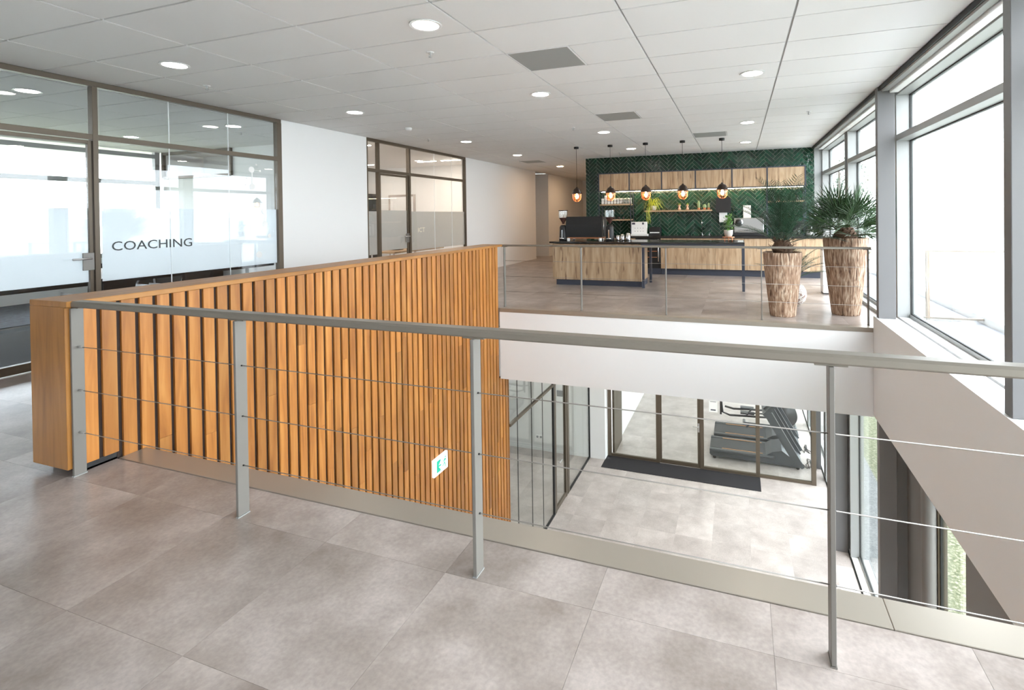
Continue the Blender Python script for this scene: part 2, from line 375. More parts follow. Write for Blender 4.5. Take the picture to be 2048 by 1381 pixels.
# ------------------------------------------------------------------ upper window wall
COLY = [-2.51, .77, 4.05, 7.33]
def window_bay(name, label, y0, y1, z0, z1, zt, x0=1.87, xg=2.02, m='alu'):
    r = thing(name, label, 'window', (1.95, (y0 + y1) / 2, z0), kind='structure')
    fw = .045
    B(x0, xg + .06, y0, y0 + fw, z0, z1, b=.002).build('jamb', M[m], r)
    B(x0, xg + .06, y1 - fw, y1, z0, z1, b=.002).build('jamb', M[m], r)
    B(x0, xg + .06, y0 + fw, y1 - fw, z1 - fw, z1, b=.002).build('head', M[m], r)
    if zt: B(x0, xg + .06, y0 + fw, y1 - fw, zt, zt + .075, b=.002).build('transom', M[m], r)
    B(xg - .02, xg + .04, y0 + fw, y1 - fw, z0, z0 + .04, b=.002).build('bottom_rail', M[m], r)
    spans = [(z0 + .04, zt), (zt + .075, z1 - fw)] if zt else [(z0 + .04, z1 - fw)]
    for a, b_ in spans:
        g = MB()
        for (p, q, s_, t_) in ((y0 + fw, y0 + fw + .012, a, b_), (y1 - fw - .012, y1 - fw, a, b_), (y0 + fw, y1 - fw, a, a + .012), (y0 + fw, y1 - fw, b_ - .012, b_)):
            g.box(xg - .008, xg + .02, p, q, s_, t_)
        pn = B(xg, xg + .012, y0 + fw + .002, y1 - fw - .002, a + .002, b_ - .002).build('pane', M['glass'], r)
        g.build('gasket', M['gasket'], r)
    return r
WZ = 2.376
bays = [(-2.4, .80, .17), (.96, 4.15, .17), (4.35, 7.43, .17), (7.62, 10.42, .05), (10.62, 13.35, .05)]
for i, (a, b_, z0) in enumerate(bays):
    window_bay('window_%d' % (i + 1), ['rear', 'second', 'large sunlit', 'kitchen-side', 'far corner'][i] + ' aluminium window bay of the upper window wall', a, b_, z0, 2.99, WZ)
for i, y in enumerate((.88, 4.25, 7.525, 10.52)):
    hw = (bays[i + 1][0] - bays[i][1]) / 2
    struct('trim_%d' % (8 + i), 'broad grey window mullion between bays, number %d from the near end' % (i + 1), B(1.90, 2.08, bays[i][1], bays[i + 1][0], .05, 3.0), M['alu'])
struct('wall_right', 'grey end pier where the window wall meets the tiled kitchen wall', B(1.705, 2.1, 13.36, 13.5, 0, CE), M['alu'])
for i, y in enumerate(COLY[1:]):
    tag(B(1.64, 1.83, y - .05, y + .05, .16, CE, b=.004).build('column', M['column']), ['grey steel column behind the camera', 'grey steel column at the right picture edge', 'grey steel column rising beside the taller palm'][i], 'column')
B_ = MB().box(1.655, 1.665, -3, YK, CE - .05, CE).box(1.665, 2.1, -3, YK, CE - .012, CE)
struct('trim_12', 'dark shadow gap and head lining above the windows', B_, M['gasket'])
for i, (a, b_) in enumerate([(-2.4, .7), (.85, 3.98), (4.12, 7.26), (7.40, 13.15)]):
    r = thing('roller_blind_cassette', ['light grey blind cassette behind the camera', 'light grey blind cassette above the nearest bay', 'light grey blind cassette above the large window', 'light grey blind cassette above the kitchen windows'][i], 'blind', (1.75, (a + b_) / 2, CE - .06))
    B(1.675, 1.765, a, b_, CE - .062, CE - .014, b=.012).build('cassette', M['alu'], r)
    B(1.768, 1.865, a, b_, CE - .085, CE - .02, b=.006).build('cover_strip', M['white'], r)
# ------------------------------------------------------------------ lower window wall and storefront
for i, (a, b_) in enumerate([(7.6, 10.42), (10.62, 13.2), (13.4, 16.4), (16.6, 19.5)]):
    window_bay('window_%d' % (6 + i), ['', '', '', ''][i] + 'ground-floor window bay ' + ['just past the void', 'before the gym front', 'beside the treadmills', 'at the far end of the gym'][i], a, b_, ZL + .03, -1.14, None)
window_bay('window_10', 'narrow ground-floor window with grass behind it', 5.80, 6.62, ZL + .03, -1.14, None, x0=2.03, xg=2.06, m='bronze')
struct('wall_right', 'taupe facade panel, toned dark as backlit, between the lower column and the grass window', B(2.02, 2.1, 6.62, 7.6, ZL, -1.14), M['backlit_tone'])
struct('wall_right', 'facade panel, toned dark as backlit, nearest the camera on the lower floor', B(2.02, 2.1, 1.9, 5.80, ZL, -1.14), M['backlit_tone'])
tag(MB().cyl(1.97, 6.64, ZL, -1.14, .075, 20).build('downpipe', M['backlit_tone']), 'dark rounded pipe column beside the grass window', 'pipe')
for i, (y, h) in enumerate([(10.60, 0), (13.85, 0)]):
    tag(B(1.64, 1.86, y - .06, y + .06, ZL, -1.14, b=.004).build('column', M['column']), ['grey steel column standing in the lower hall', 'grey steel column inside the gym'][i], 'column')
tag(B(1.64, 1.83, 7.29, 7.40, ZL, -1.14, b=.004).build('column', M['backlit_tone']), 'dark steel column below the white beam on the lower floor', 'column')
struct('trim_13', 'white sill strip on the lower floor under the windows', MB().box(1.885, 2.07, 7.6, 20, ZL, ZL + .035), M['white'])
struct('trim_14', 'black channel in the lower floor beside the windows', MB().box(1.861, 1.884, 5.0, 20, ZL - .05, ZL + .01), M['gasket'])
struct('trim_15', 'mullion between lower windows', MB().box(1.93, 2.1, 10.42, 10.62, ZL, -1.14).box(1.93, 2.1, 13.2, 13.4, ZL, -1.14).box(1.93, 2.1, 16.4, 16.6, ZL, -1.14), M['alu'])
struct('wall_left', 'white end wall beside the gym front on the lower floor', B(-8, -3.30, 12.66, 12.95, ZL, -1.13), M['paint'])
struct('baseboard_left', 'white skirting of the lower end wall', B(-8, -3.72, 12.645, 12.66, ZL, ZL + .07), M['white'])
struct('wall_left', 'far left wall of the lower hall', B(-8.1, -8, 1.9, 12.66, ZL, -1.13), M['paint'])
struct('wall_left', 'white left wall of the gym', B(-3.35, -3.20, 13.95, 20, ZL, -1.13), M['paint'])
struct('wall_back', 'white far wall of the gym', B(-3.2, 2.0, 20, 20.1, ZL, -1.13), M['paint'])
struct('wall_front', 'white wall of the lower hall under the near gallery', B(-8, 1.9, 1.8, 1.9, ZL, -1.1), M['paint'])
sf = thing('window_11', 'bronze-framed glass front of the gym on the lower floor', 'window', (-.8, 12.95, ZL), kind='structure')
for a, b_ in [(-3.29, -3.20), (-2.03, -1.94), (.34, .43), (1.54, 1.64)]: B(a, b_, 12.91, 12.99, ZL, -1.13, b=.003).build('stile', M['bronze'], sf)
for a, b_ in [(-3.2, -2.03), (.43, 1.54)]: B(a, b_, 12.92, 12.98, ZL, ZL + .07, b=.003).build('bottom_rail', M['bronze'], sf)
B(-.86, .34, 12.92, 12.98, ZL, ZL + .07, b=.003).build('bottom_rail', M['bronze'], sf)
B(-.95, -.86, 12.91, 12.99, ZL, -1.13, b=.003).build('stile', M['bronze'], sf)
for a, b_ in [(-3.2, -2.03), (-.86, .34), (.43, 1.54)]: B(a, b_, 12.945, 12.955, ZL + .07, -1.13).build('pane', M['lglass'], sf)
dr = thing('door_1', 'glass door with bronze frame in the gym front', 'door', (-1.45, 12.95, ZL), kind='structure')
for a, b_, c, d in [(-1.94, -1.89, ZL + .01, -2.3), (-1.01, -.95, ZL + .01, -2.3)]: B(a, b_, 12.93, 12.98, c, d, b=.002).build('stile', M['bronze'], dr)
B(-1.89, -1.01, 12.93, 12.98, ZL + .01, ZL + .10, b=.002).build('bottom_rail', M['bronze'], dr)
B(-1.89, -1.01, 12.93, 12.98, -2.38, -2.3, b=.002).build('top_rail', M['bronze'], dr)
B(-1.89, -1.01, 12.95, 12.96, ZL + .10, -2.38).build('pane', M['lglass'], dr)
MB().tube([(-.98, 12.92, -3.77), (-.98, 12.87, -3.77), (-1.12, 12.87, -3.77)], .011, 8).box(-1.0, -.96, 12.921, 12.93, -3.92, -3.70).build('handle', M['steel'], dr)
struct('door_2', 'brown door leaf standing open inside the gym', B(-3.19, -3.13, 13.0, 13.9, ZL + .01, -1.6, b=.003), M['bronze'])
pn = thing('notice', 'small white paper notice taped to the gym glass', 'notice', (-.63, 12.94, -3.36))
B(-.73, -.53, 12.935, 12.94, -3.38, -3.06).build('paper', M['paper'], pn)
B(-.69, -.57, 12.932, 12.935, -3.34, -3.31).build('printed_bar', M['ink'], pn); B(-.70, -.56, 12.932, 12.935, -3.13, -3.12).build('printed_bar', M['ink'], pn)
mt = tag(B(-3.31, .43, 12.26, 12.90, ZL, ZL + .012, b=.004).build('entrance_mat', M['mat']), 'long charcoal entrance mat in front of the gym glass', 'mat')
# lower glass partition, plane of the wooden wall
gp = thing('window_12', 'greenish frameless glass partition below the wooden wall', 'window', (-3.72, 10, ZL), kind='structure')
ys = [7.84, 8.17, 8.81, 9.37, 9.95]
for a, b_ in zip(ys[:-1], ys[1:]):
    B(-3.728, -3.716, a + .003, b_ - .003, ZL + .02, -1.13).build('pane', M['lglass'], gp)
    if b_ < 9.9: B(-3.729, -3.715, b_ - .0028, b_ + .0028, ZL + .02, -1.13).build('silicone_joint', M['gasket'], gp)
for a, b_ in [(10.96, 11.5), (11.5, 12.1), (12.1, 12.65)]: B(-3.728, -3.716, a + .003, b_ - .003, ZL + .02, -1.13).build('pane', M['lglass'], gp)
B(-3.74, -3.70, 9.95, 10.0, ZL, -1.13).build('edge_post', M['black'], gp)
B(-3.76, -3.70, 10.0, 10.1, ZL, -1.13, b=.003).build('door_jamb', M['bronze'], gp)
B(-3.76, -3.70, 10.71, 10.80, ZL, -1.13, b=.003).build('door_jamb', M['bronze'], gp)
B(-3.76, -3.70, 10.84, 10.96, ZL, -1.13, b=.003).build('door_jamb', M['bronze'], gp)
B(-3.74, -3.70, 12.64, 12.66, ZL, -1.13).build('edge_post', M['black'], gp)
B(-3.745, -3.70, 7.84, 9.95, ZL, ZL + .03).build('floor_rail', M['black'], gp)
B(-3.745, -3.70, 10.96, 12.64, ZL, ZL + .03).build('floor_rail', M['black'], gp)
B(-3.75, -3.70, 7.84, 10.71, -2.10, -2.05, b=.002).build('transom', M['bronze'], gp)
d3 = thing('door_3', 'glass door in the lower partition with a bar handle', 'door', (-3.73, 10.4, ZL), kind='structure')
B(-3.735, -3.72, 10.1, 10.71, ZL + .1, -2.1).build('pane', M['lglass'], d3)
B(-3.75, -3.705, 10.1, 10.71, ZL + .01, ZL + .10, b=.002).build('bottom_rail', M['bronze'], d3)
MB().tube([(-3.70, 10.2, -3.8), (-3.66, 10.2, -3.8), (-3.66, 10.34, -3.8)], .012, 8).build('handle', M['steel'], d3)
sn = tag(B(-4.60, -4.37, 12.63, 12.644, -3.30, -3.14, b=.002).build('door_sign', M['bluegrey']), 'small dark grey sign plate on the wall behind the lower glass', 'sign')
sk = thing('wall_socket', 'white double wall socket low behind the lower glass', 'socket', (-5.12, 12.65, -4.5))
B(-5.22, -5.02, 12.636, 12.659, -4.50, -4.41, b=.004).build('plate', M['white'], sk)
for xs_ in (-5.17, -5.07): MB().tube([(xs_, 12.63, -4.455), (xs_, 12.64, -4.455)], .03, 14).build('insert', M['bluegrey'], sk)

# ------------------------------------------------------------------ CEILING with tiles
GX, GY, TW, TD = -2.076, 3.15, 1.25, .625
ce = thing('ceiling', 'suspended ceiling of large white mineral tiles in a thin grid', 'ceiling', (-2.5, 8, CE), kind='structure')
vents = {(0, 2), (0, 7), (1, 11)}          # (column, row): left half is a grey grille
gap = .009
tm = B(-TW / 2 + gap, TW / 2 - gap, -TD / 2 + gap, TD / 2 - gap, 0, .015).mesh('tile', M['ceil'])
hm = B(-TW / 4 + gap, TW / 4 - gap, -TD / 2 + gap, TD / 2 - gap, 0, .015).mesh('tile', M['ceil'])
def ceil_region(x0, x1, y0, y1, root, keep):
    for i in range(math.floor((x0 - GX) / TW), math.ceil((x1 - GX) / TW)):
        for j in range(math.floor((y0 - GY) / TD), math.ceil((y1 - GY) / TD)):
            a, b_, c, d = GX + i * TW, GX + (i + 1) * TW, GY + j * TD, GY + (j + 1) * TD
            if (i, j) in vents: piece('tile', hm, root, (a + TW * .75, (c + d) / 2, CE)); continue
            ca, cb, cc, cd = max(a, x0), min(b_, x1), max(c, y0), min(d, y1)
            if cb - ca < .02 or cd - cc < .02: continue
            if (ca, cb, cc, cd) == (a, b_, c, d): piece('tile', tm, root, ((a + b_) / 2, (c + d) / 2, CE))
            else: B(ca + gap, cb - gap, cc + gap, cd - gap, CE, CE + .015).build('tile', M['ceil'], root)
ceil_region(XL, 1.655, .0, YK, ce, None)
ceil_region(XL, -3.94, YK, 22, ce, None)
ceil_region(XL, 1.655, -3.1, .0, ce, None)
gb = MB().box(-15, 2.1, -3.2, 22.2, CE + .016, CE + .03)
gb.build('backing_panel', M['tbar'], ce)
ce2 = thing('ceiling', 'tiled ceiling of the glazed coaching room and the ICT room', 'ceiling', (-10, 5, CE), kind='structure')
def ceil2(x0, x1, y0, y1):
    for i in range(math.floor((x0 - GX) / TW), math.ceil((x1 - GX) / TW)):
        for j in range(math.floor((y0 - GY) / TD), math.ceil((y1 - GY) / TD)):
            a, b_, c, d = max(GX + i * TW, x0), min(GX + (i + 1) * TW, x1), max(GY + j * TD, y0), min(GY + (j + 1) * TD, y1)
            if b_ - a > .02 and d - c > .02: B(a + gap, b_ - gap, c + gap, d - gap, CE, CE + .015).build('tile', M['ceil'], ce2)
ceil2(-12.4, XL - .1, 1.0, 8.0)
struct('ceiling', 'plain ceiling of the ICT room', B(-12.5, XL - .1, 8.05, 13.3, CE + .001, CE + .015), M['ceil'])
# downlights
def downlight(x, y, label, warm=False, group='recessed downlights in the ceiling'):
    r = thing('ceiling_light', label, 'ceiling light', (x, y, CE - .006), group)
    MB().lathe([(.128, -.002), (.128, .004), (.104, .006), (.104, -.002)], (x, y, CE - .006), 32, cap=False).lathe([(.104, .0), (.128, -.004)], (x, y, CE - .006), 32, cap=False).build('trim_ring', M['white'], r)
    MB().cyl(x, y, CE - .008, CE - .002, .103, 32).build('diffuser', M['lampwarm' if warm else 'lamp'], r)
ROW = [(.16, 'row nearest the windows'), (-2.35, 'middle row'), (-5.25, 'row along the glass offices')]
ORD = ['nearest', 'second', 'third', 'fourth', 'fifth']
for x, rn in ROW:
    for k, y in enumerate([.95, 3.5, 6.0, 9.2, 11.75]):
        if k == 0: continue
        downlight(x, y, 'round white recessed downlight, %s from the camera in the %s' % (ORD[k - 1], rn))
downlight(-5.25, 15.0, 'round warm downlight in the hallway past the last white wall', True)
downlight(-5.25, 18.2, 'round warm downlight deepest in the hallway', True)
for k, (x, y) in enumerate([(-7.82, 3.56), (-7.82, 6.12), (-10.45, 6.18), (-11.9, 3.5), (-10.45, 3.56)]):
    downlight(x, y, 'round downlight inside the coaching room, ' + ['front left behind the door', 'nearest the white wall', 'second in the back row', 'deepest, next to the outer windows', 'above the middle of the table'][k], group='downlights in the coaching room')
for k, (x, y) in enumerate([(-1.763, 4.7125), (-1.763, 7.8375), (-.513, 10.3375), (-5.51, 13.4)]):
    r = thing('ceiling_vent', 'square grey perforated ceiling vent, ' + ['nearest the camera', 'second along the middle', 'third, just before the pendant lamps', 'faint one in the hallway'][k], 'vent', (x, y, CE - .003))
    B(x - .30, x + .30, y - .30, y + .30, CE - .002, CE + .01, b=.002).build('grille', M['vent'], r)
    q = MB()
    for (a, b_, c, d) in ((-.312, .312, -.306, -.30), (-.312, .312, .30, .306), (-.312, -.30, -.3, .3), (.30, .312, -.3, .3)): q.box(x + a, x + b_, y + c, y + d, CE - .003, CE + .008)
    q.build('frame', M['white'], r)
def sprinkler(x, y, label):
    r = thing('sprinkler', label, 'sprinkler', (x, y, CE - .05), 'ceiling sprinklers')
    MB().lathe([(.036, -.004), (.036, 0), (.012, .0)], (x, y, CE - .001), 16).build('rosette', M['white'], r)
    MB().cyl(x, y, CE - .045, CE - .004, .008, 8).tube([(x - .016, y, CE - .008), (x - .016, y, CE - .035), (x, y, CE - .045)], .003, 5).tube([(x + .016, y, CE - .008), (x + .016, y, CE - .035), (x, y, CE - .045)], .003, 5).cyl(x, y, CE - .050, CE - .046, .016, 12).build('nozzle', M['steel'], r)
for x, y, l in [(-2.70, 4.09, 'small ceiling sprinkler nearest the camera'), (-5.73, 4.17, 'small ceiling sprinkler above the coaching glass'), (1.03, 8.6, 'small ceiling sprinkler near the kitchen windows'), (-2.72, 8.5, 'small ceiling sprinkler left of the second vent'), (-2.75, 12.36, 'small ceiling sprinkler just before the green wall'), (-5.75, 8.6, 'small ceiling sprinkler above the ICT room glass'), (-5.7, 12.9, 'small ceiling sprinkler at the start of the hallway'), (-8.25, 6.6, 'small ceiling sprinkler inside the coaching room')]: sprinkler(x, y, l)
tag(MB().lathe([(.055, 0), (.055, -.02), (.045, -.045), (.02, -.05)][::-1], (-5.34, 7.4, CE), 20).build('smoke_detector', M['white']), 'round white smoke detector on the ceiling before the ICT room', 'smoke detector')
# ------------------------------------------------------------------ LEFT WALL
struct('wall_left', 'white wall between the two glazed rooms', B(XL - .12, XL, 6.02, 7.93, 0, CE), M['paint'])
struct('wall_left', 'white wall from the ICT glass to the hallway', B(XL - .12, XL, 11.66, 16.45, 0, CE), M['paint'])
struct('wall_back', 'white wall in the recess at the end of the hallway', B(-8.5, -6.6, 17.5, 17.6, 0, CE), M['paint'])
struct('wall_left', 'beige-lit wall deep in the hallway', B(-6.72, -6.6, 17.6, 22, 0, CE), M['paint'])
struct('wall_right', 'inner wall of the hallway behind the kitchen', B(-3.93, -3.80, 13.51, 22, 0, CE), M['paint'])
struct('wall_left', 'side wall closing the hallway recess', B(-8.6, -8.5, 16.3, 17.6, 0, CE), M['paint'])
struct('wall_front', 'front wall of the hallway recess', B(-8.5, XL - .13, 16.3, 16.4, 0, CE), M['paint'])
struct('wall_back', 'far end wall of the hallway', B(-6.6, -3.9, 21.9, 22, 0, CE), M['paint'])
struct('baseboard_left', 'pale skirting along the hallway wall', MB().box(XL, XL + .012, 11.7, 16.45, 0, .06).box(-7.6, -6.6, 17.488, 17.5, 0, .06).box(-6.6, -6.588, 17.5, 21.9, 0, .06), M['white'])
def glazing(name, label, y0, y1, verts, joints, door=None, filmm='film', fz=(.83, 1.65)):
    r = thing(name, label, 'window', (XL, (y0 + y1) / 2, 0), kind='structure')
    xa, xb = XL - .07, XL + .0
    B(xa, xb, y0, y1, 2.985, CE, b=.002).build('head', M['bronze'], r)
    B(xa, xb, y0, y1, 0.02, .10, b=.002).build('bottom_rail', M['bronze'], r)
    B(xa, xb, y0, y1, 2.40, 2.46, b=.002).build('transom', M['bronze'], r)
    for v0, v1 in verts: B(xa - .005, xb + .005, v0, v1, .02, 2.985, b=.002).build('mullion', M['bronze'], r)
    xs = XL - .035
    for a, b_ in joints:
        B(xs - .005, xs + .005, a + .002, b_ - .002, 2.46, 2.985).build('pane', M['pglass'], r)
        if door and a >= door[0] - .01 and b_ <= door[1] + .01: continue
        B(xs - .005, xs + .005, a + .002, b_ - .002, .10, 2.40).build('pane', M['pglass'], r)
        f = B(xs - .0095, xs - .0055, a + .002, b_ - .002, fz[0], fz[1]).build('frosted_film', M[filmm], r)
    for (a, b_), (c, d) in zip(joints[:-1], joints[1:]):
        if b_ == c: B(xs - .006, xs + .006, b_ - .0025, b_ + .0025, .10, 2.985).build('glass_joint', M['joint'], r)
    return r
w1 = glazing('window_13', 'bronze-framed glass wall of the coaching room', -.5, 6.02, [(-.5, -.4), (2.50, 2.56), (3.575, 3.625), (5.94, 6.02)], [(-.4, 1.0), (1.0, 2.5), (2.56, 3.57), (3.66, 4.39), (4.39, 5.17), (5.17, 5.94)], door=(2.56, 3.57))
def glassdoor(name, label, y0, y1, hy, filmm, sgn=-1):
    r = thing(name, label, 'door', (XL - .035, (y0 + y1) / 2, 0), kind='structure'); xs = XL - .035
    for a, b_ in [(y0, y0 + .035), (y1 - .035, y1)]: B(xs - .02, xs + .02, a, b_, .012, 2.39, b=.002).build('stile', M['bronze'], r)
    B(xs - .02, xs + .02, y0 + .035, y1 - .035, .012, .09, b=.002).build('bottom_rail', M['bronze'], r)
    B(xs - .02, xs + .02, y0 + .035, y1 - .035, 2.35, 2.39, b=.002).build('top_rail', M['bronze'], r)
    B(xs - .005, xs + .005, y0 + .035, y1 - .035, .09, 2.35).build('pane', M['pglass'], r)
    B(xs - .0095, xs - .0055, y0 + .037, y1 - .037, .84, 1.65).build('frosted_film', M[filmm], r)
    h = B(xs + .02, xs + .034, hy - .075, hy + .03, .97, 1.16, b=.003).build('lock_plate', M['lockplate'], r)
    MB().tube([(xs + .034, hy - .02, 1.10), (xs + .085, hy - .02, 1.10), (xs + .085, hy - .19, 1.10)], .011, 8).build('lever', M['steel'], h)
    return r
glassdoor('door_4', 'frosted glass door of the coaching room with steel lever', 2.57, 3.57, 3.54, 'film')
w2 = glazing('window_14', 'bronze-framed glass wall of the ICT room', 7.93, 11.66, [(7.93, 7.96), (8.26, 8.30), (9.245, 9.30), (11.62, 11.66)], [(7.96, 8.24), (8.30, 9.245), (9.30, 10.25), (10.25, 11.01), (11.01, 11.62)], door=(8.30, 9.245), filmm='film2', fz=(.78, 1.63))
glassdoor('door_5', 'glass door of the ICT room with steel lever', 8.31, 9.23, 9.20, 'film2')
def lettering(txt, y, z, width, height, m, parent, x=XL - .028):
    mb = text_mb(txt, 1, .01); xs = [p[0] for p in mb.v]; zs = [p[1] for p in mb.v]
    sx = width / (max(xs) - min(xs)); sz = height / (max(zs) - min(zs)); x0 = min(xs); z0 = min(zs)
    mb.v = [(x + p[2] * .2, y + (p[0] - x0) * sx, z + (p[1] - z0) * sz) for p in mb.v]
    mb.build('lettering', m, parent)
lettering('COACHING', 3.75, 1.165, .895, .105, M['letter'], w1)
lettering('ICT', 9.58, 1.17, .26, .10, M['letter2'], w2)
bub = MB()
def disc(y, z, r): bub.prism([(y + r * math.cos(a * PI / 8), z + r * math.sin(a * PI / 8)) for a in range(16)], 'x', XL - .0295, XL - .027)
for y, z, r in [(5.52, 2.23, .045), (5.53, 1.98, .045), (5.72, 1.62, .045), (5.73, 1.43, .045), (5.60, 2.31, .012), (5.66, 2.22, .015), (5.44, 2.10, .013), (5.42, 2.00, .012), (5.71, 1.75, .014), (5.62, .98, .05), (5.80, 1.25, .03)]: disc(y, z, r)
bub.box(XL - .029, XL - .0275, 5.52, 5.535, 1.98, 2.23).box(XL - .029, XL - .0275, 5.52, 5.66, 2.222, 2.228).box(XL - .029, XL - .0275, 5.72, 5.73, 1.43, 1.62)
bub.build('bubble_discs', M['white'], w1)  # white discs and thin links laid on the glass

# ------------------------------------------------------------------ COACHING ROOM
struct('floor', 'dark grey carpet of the coaching room', MB().box(-12.4, -7.0, -3, 8.0, -.3, .004), M['carpet'])
struct('floor', 'pale threshold strip behind the coaching glass', MB().box(-7.0, XL, -3, 8.0, -.3, .006), M['white'])
struct('floor', 'beige floor of the ICT room', MB().box(-12.5, XL, 8.05, 13.3, -.3, .004), M['floor_low'])
struct('wall_back', 'white partition between coaching room and ICT room', B(-10.2, XL - .12, 7.95, 8.05, 0, CE), M['paint'])
wb = thing('window_15', 'dark-framed clerestory window high in the end wall of the coaching room', 'window', (-12.3, 8.0, 0), kind='structure')
for a in (-12.35, -10.26): B(a, a + .06, 7.90, 7.96, 2.46, 3.04).build('mullion', M['bronze'], wb)
for z in (2.44, 2.98): B(-12.29, -10.26, 7.90, 7.96, z, z + .055).build('transom', M['bronze'], wb)
B(-12.29, -10.26, 7.93, 7.938, 2.5, 2.98).build('pane', M['pglass'], wb)
struct('wall_back', 'lower end wall of the coaching room beneath the clerestory', B(-12.4, -10.2, 7.97, 8.05, 0, 2.44), M['paint'])
struct('wall_back', 'dim wall seen through the clerestory', B(-12.4, -10.2, 8.9, 9.0, 2.2, CE), M['paint'])
for i in range(3):
    y0 = -2.9 + i * 3.6
    r = thing('window_%d' % (16 + i), 'outer window bay %d of the coaching room' % (i + 1), 'window', (-12.4, y0 + 1.8, 0), kind='structure')
    for a in (y0, y0 + 3.5): B(-12.5, -12.4, a, a + .1, 0, CE).build('jamb', M['alu'], r)
    B(-12.5, -12.4, y0 + .1, y0 + 3.5, .0, .75).build('parapet', M['paint'], r)
    for z in (.751, 2.3, 2.9): B(-12.5, -12.4, y0 + .1, y0 + 3.5, z, z + .09).build('transom', M['alu'], r)
    B(-12.45, -12.44, y0 + .1, y0 + 3.5, .841, 2.3).build('pane', M['glass'], r); B(-12.45, -12.44, y0 + .1, y0 + 3.5, 2.39, 2.9).build('pane', M['glass'], r)
struct('wall_front', 'rear wall of the coaching room', B(-12.5, XL, -3.1, -3.0, 0, CE), M['paint'])
struct('wall_front', 'white wall beside the coaching room behind the camera', B(XL - .12, XL, -3.0, -.5, 0, CE), M['paint'])
struct('wall_front', 'solid white wall behind the camera', B(XL, 2.1, -3.15, -3.0, -.3, CE), M['paint'])
tb = thing('meeting_table', 'long black meeting table behind the coaching glass', 'table', (-8.0, 4.2, 0))
B(-8.9, -7.25, 1.2, 6.35, .74, .81, b=.004).build('tabletop', M['black'], tb)
for x, y in ((-8.7, 1.5), (-7.55, 1.5), (-8.7, 6.1), (-7.55, 6.1)): MB().tube([(x, y, 0), (x, y, .739)], .025, 8).build('leg', M['black'], tb)
sb = thing('sideboard', 'low black sideboard at the back of the coaching room', 'sideboard', (-11.5, 7.5, 0))
B(-12.2, -10.4, 7.1, 7.85, .08, .72, b=.005).build('body', M['black'], sb)
for k in range(2): B(-12.18 + k * .89, -11.31 + k * .89, 7.08, 7.098, .10, .70, b=.003).build('door', M['black'], sb)
MB().box(-12.1, -10.5, 7.2, 7.8, 0, .08).build('plinth', M['black'], sb)
def chair(x, y, rz, label):
    r = thing('meeting_chair', label, 'chair', (0, 0, 0), 'meeting chairs in the coaching room')
    B(-.23, .23, -.22, .22, .43, .47, b=.015).build('seat', M['black'], r)
    MB().add([(-.22, .20, .50), (.22, .20, .50), (.24, .27, .84), (-.24, .27, .84), (-.22, .225, .50), (.22, .225, .50), (.24, .295, .84), (-.24, .295, .84)],
             [(0, 1, 2, 3), (7, 6, 5, 4), (0, 4, 5, 1), (1, 5, 6, 2), (2, 6, 7, 3), (3, 7, 4, 0)]).build('backrest', M['black'], r)
    for s_ in (-1, 1): MB().tube([(s_ * .25, .22, .46), (s_ * .27, .12, .66), (s_ * .27, -.15, .68), (s_ * .26, -.2, .46)], .014, 8).build('armrest', M['white'], r)
    for a in range(5):
        t_ = a * 2 * PI / 5; MB().tube([(0, 0, .10), (.29 * math.cos(t_), .29 * math.sin(t_), .05)], .017, 6).tube([(.29 * math.cos(t_), .29 * math.sin(t_), .0), (.29 * math.cos(t_), .29 * math.sin(t_), .05)], .022, 8).build('leg', M['white'], r)
    MB().cyl(0, 0, .09, .43, .025, 10).build('gas_lift', M['steel'], r)
    r.location = (x, y, 0.006); r.rotation_euler = (0, 0, rz); return r
chair(-7.15, 3.85, -PI / 2, 'black and white office chair nearest the lettering, tucked to the table')
chair(-7.15, 4.75, -PI / 2 + .3, 'black and white office chair in the middle of the glass side')
chair(-9.1, 5.3, PI / 2, 'black and white office chair on the far side of the table')
struct('trim_16', 'blue-grey rug on the coaching room carpet', B(-12.3, -9.8, 2.2, 6.8, .004, .012), M['rug'])
# ICT room
struct('wall_back', 'beige back wall of the ICT room', B(-12.5, XL - .12, 13.3, 13.4, 0, CE), M['paint'])
struct('wall_left', 'outer wall of the ICT room', B(-12.6, -12.5, 8.05, 13.3, 0, CE), M['paint'])
dd = thing('door_6', 'closed pale door in the back wall of the ICT room', 'door', (-9.9, 13.29, 0), kind='structure')
B(-10.30, -9.45, 13.27, 13.299, .004, 2.15, b=.003).build('leaf', M['paint'], dd)
for a, b_ in ((-10.36, -10.30), (-9.45, -9.39)): B(a, b_, 13.26, 13.299, .004, 2.21).build('jamb', M['floor_low'], dd)
B(-10.30, -9.45, 13.26, 13.299, 2.15, 2.21).build('jamb', M['floor_low'], dd)
bs = thing('server_rack', 'dark rack with small screens in the left corner of the ICT room', 'rack', (-11.6, 12.9, 0))
B(-12.3, -10.75, 12.75, 13.25, .004, 2.25, b=.004).build('cabinet', M['black'], bs)
for k in range(4): B(-11.35, -11.0, 12.74, 12.749, 1.1 + k * .28, 1.3 + k * .28).build('screen', M['bluegrey'], bs)
for k, (x, y) in enumerate([(-8.1, 12.02), (-7.35, 12.02), (-7.6, 8.8), (-10.2, 12.05)]):
    r = thing('linear_light', 'slim linear ceiling light in the ICT room, ' + ['left of the far pair', 'right of the far pair', 'nearest the glass', 'deepest to the left'][k], 'ceiling light', (x, y, CE - .01), 'linear lights in the ICT room')
    B(x - .30, x + .30, y - .045, y + .045, CE - .008, CE, b=.002).build('housing', M['white'], r); B(x - .28, x + .28, y - .03, y + .03, CE - .012, CE - .0085).build('diffuser', M['linear'], r)
dk = thing('desk_monitor', 'black monitor seen low through the ICT glass', 'monitor', (-7.6, 10.1, .72))
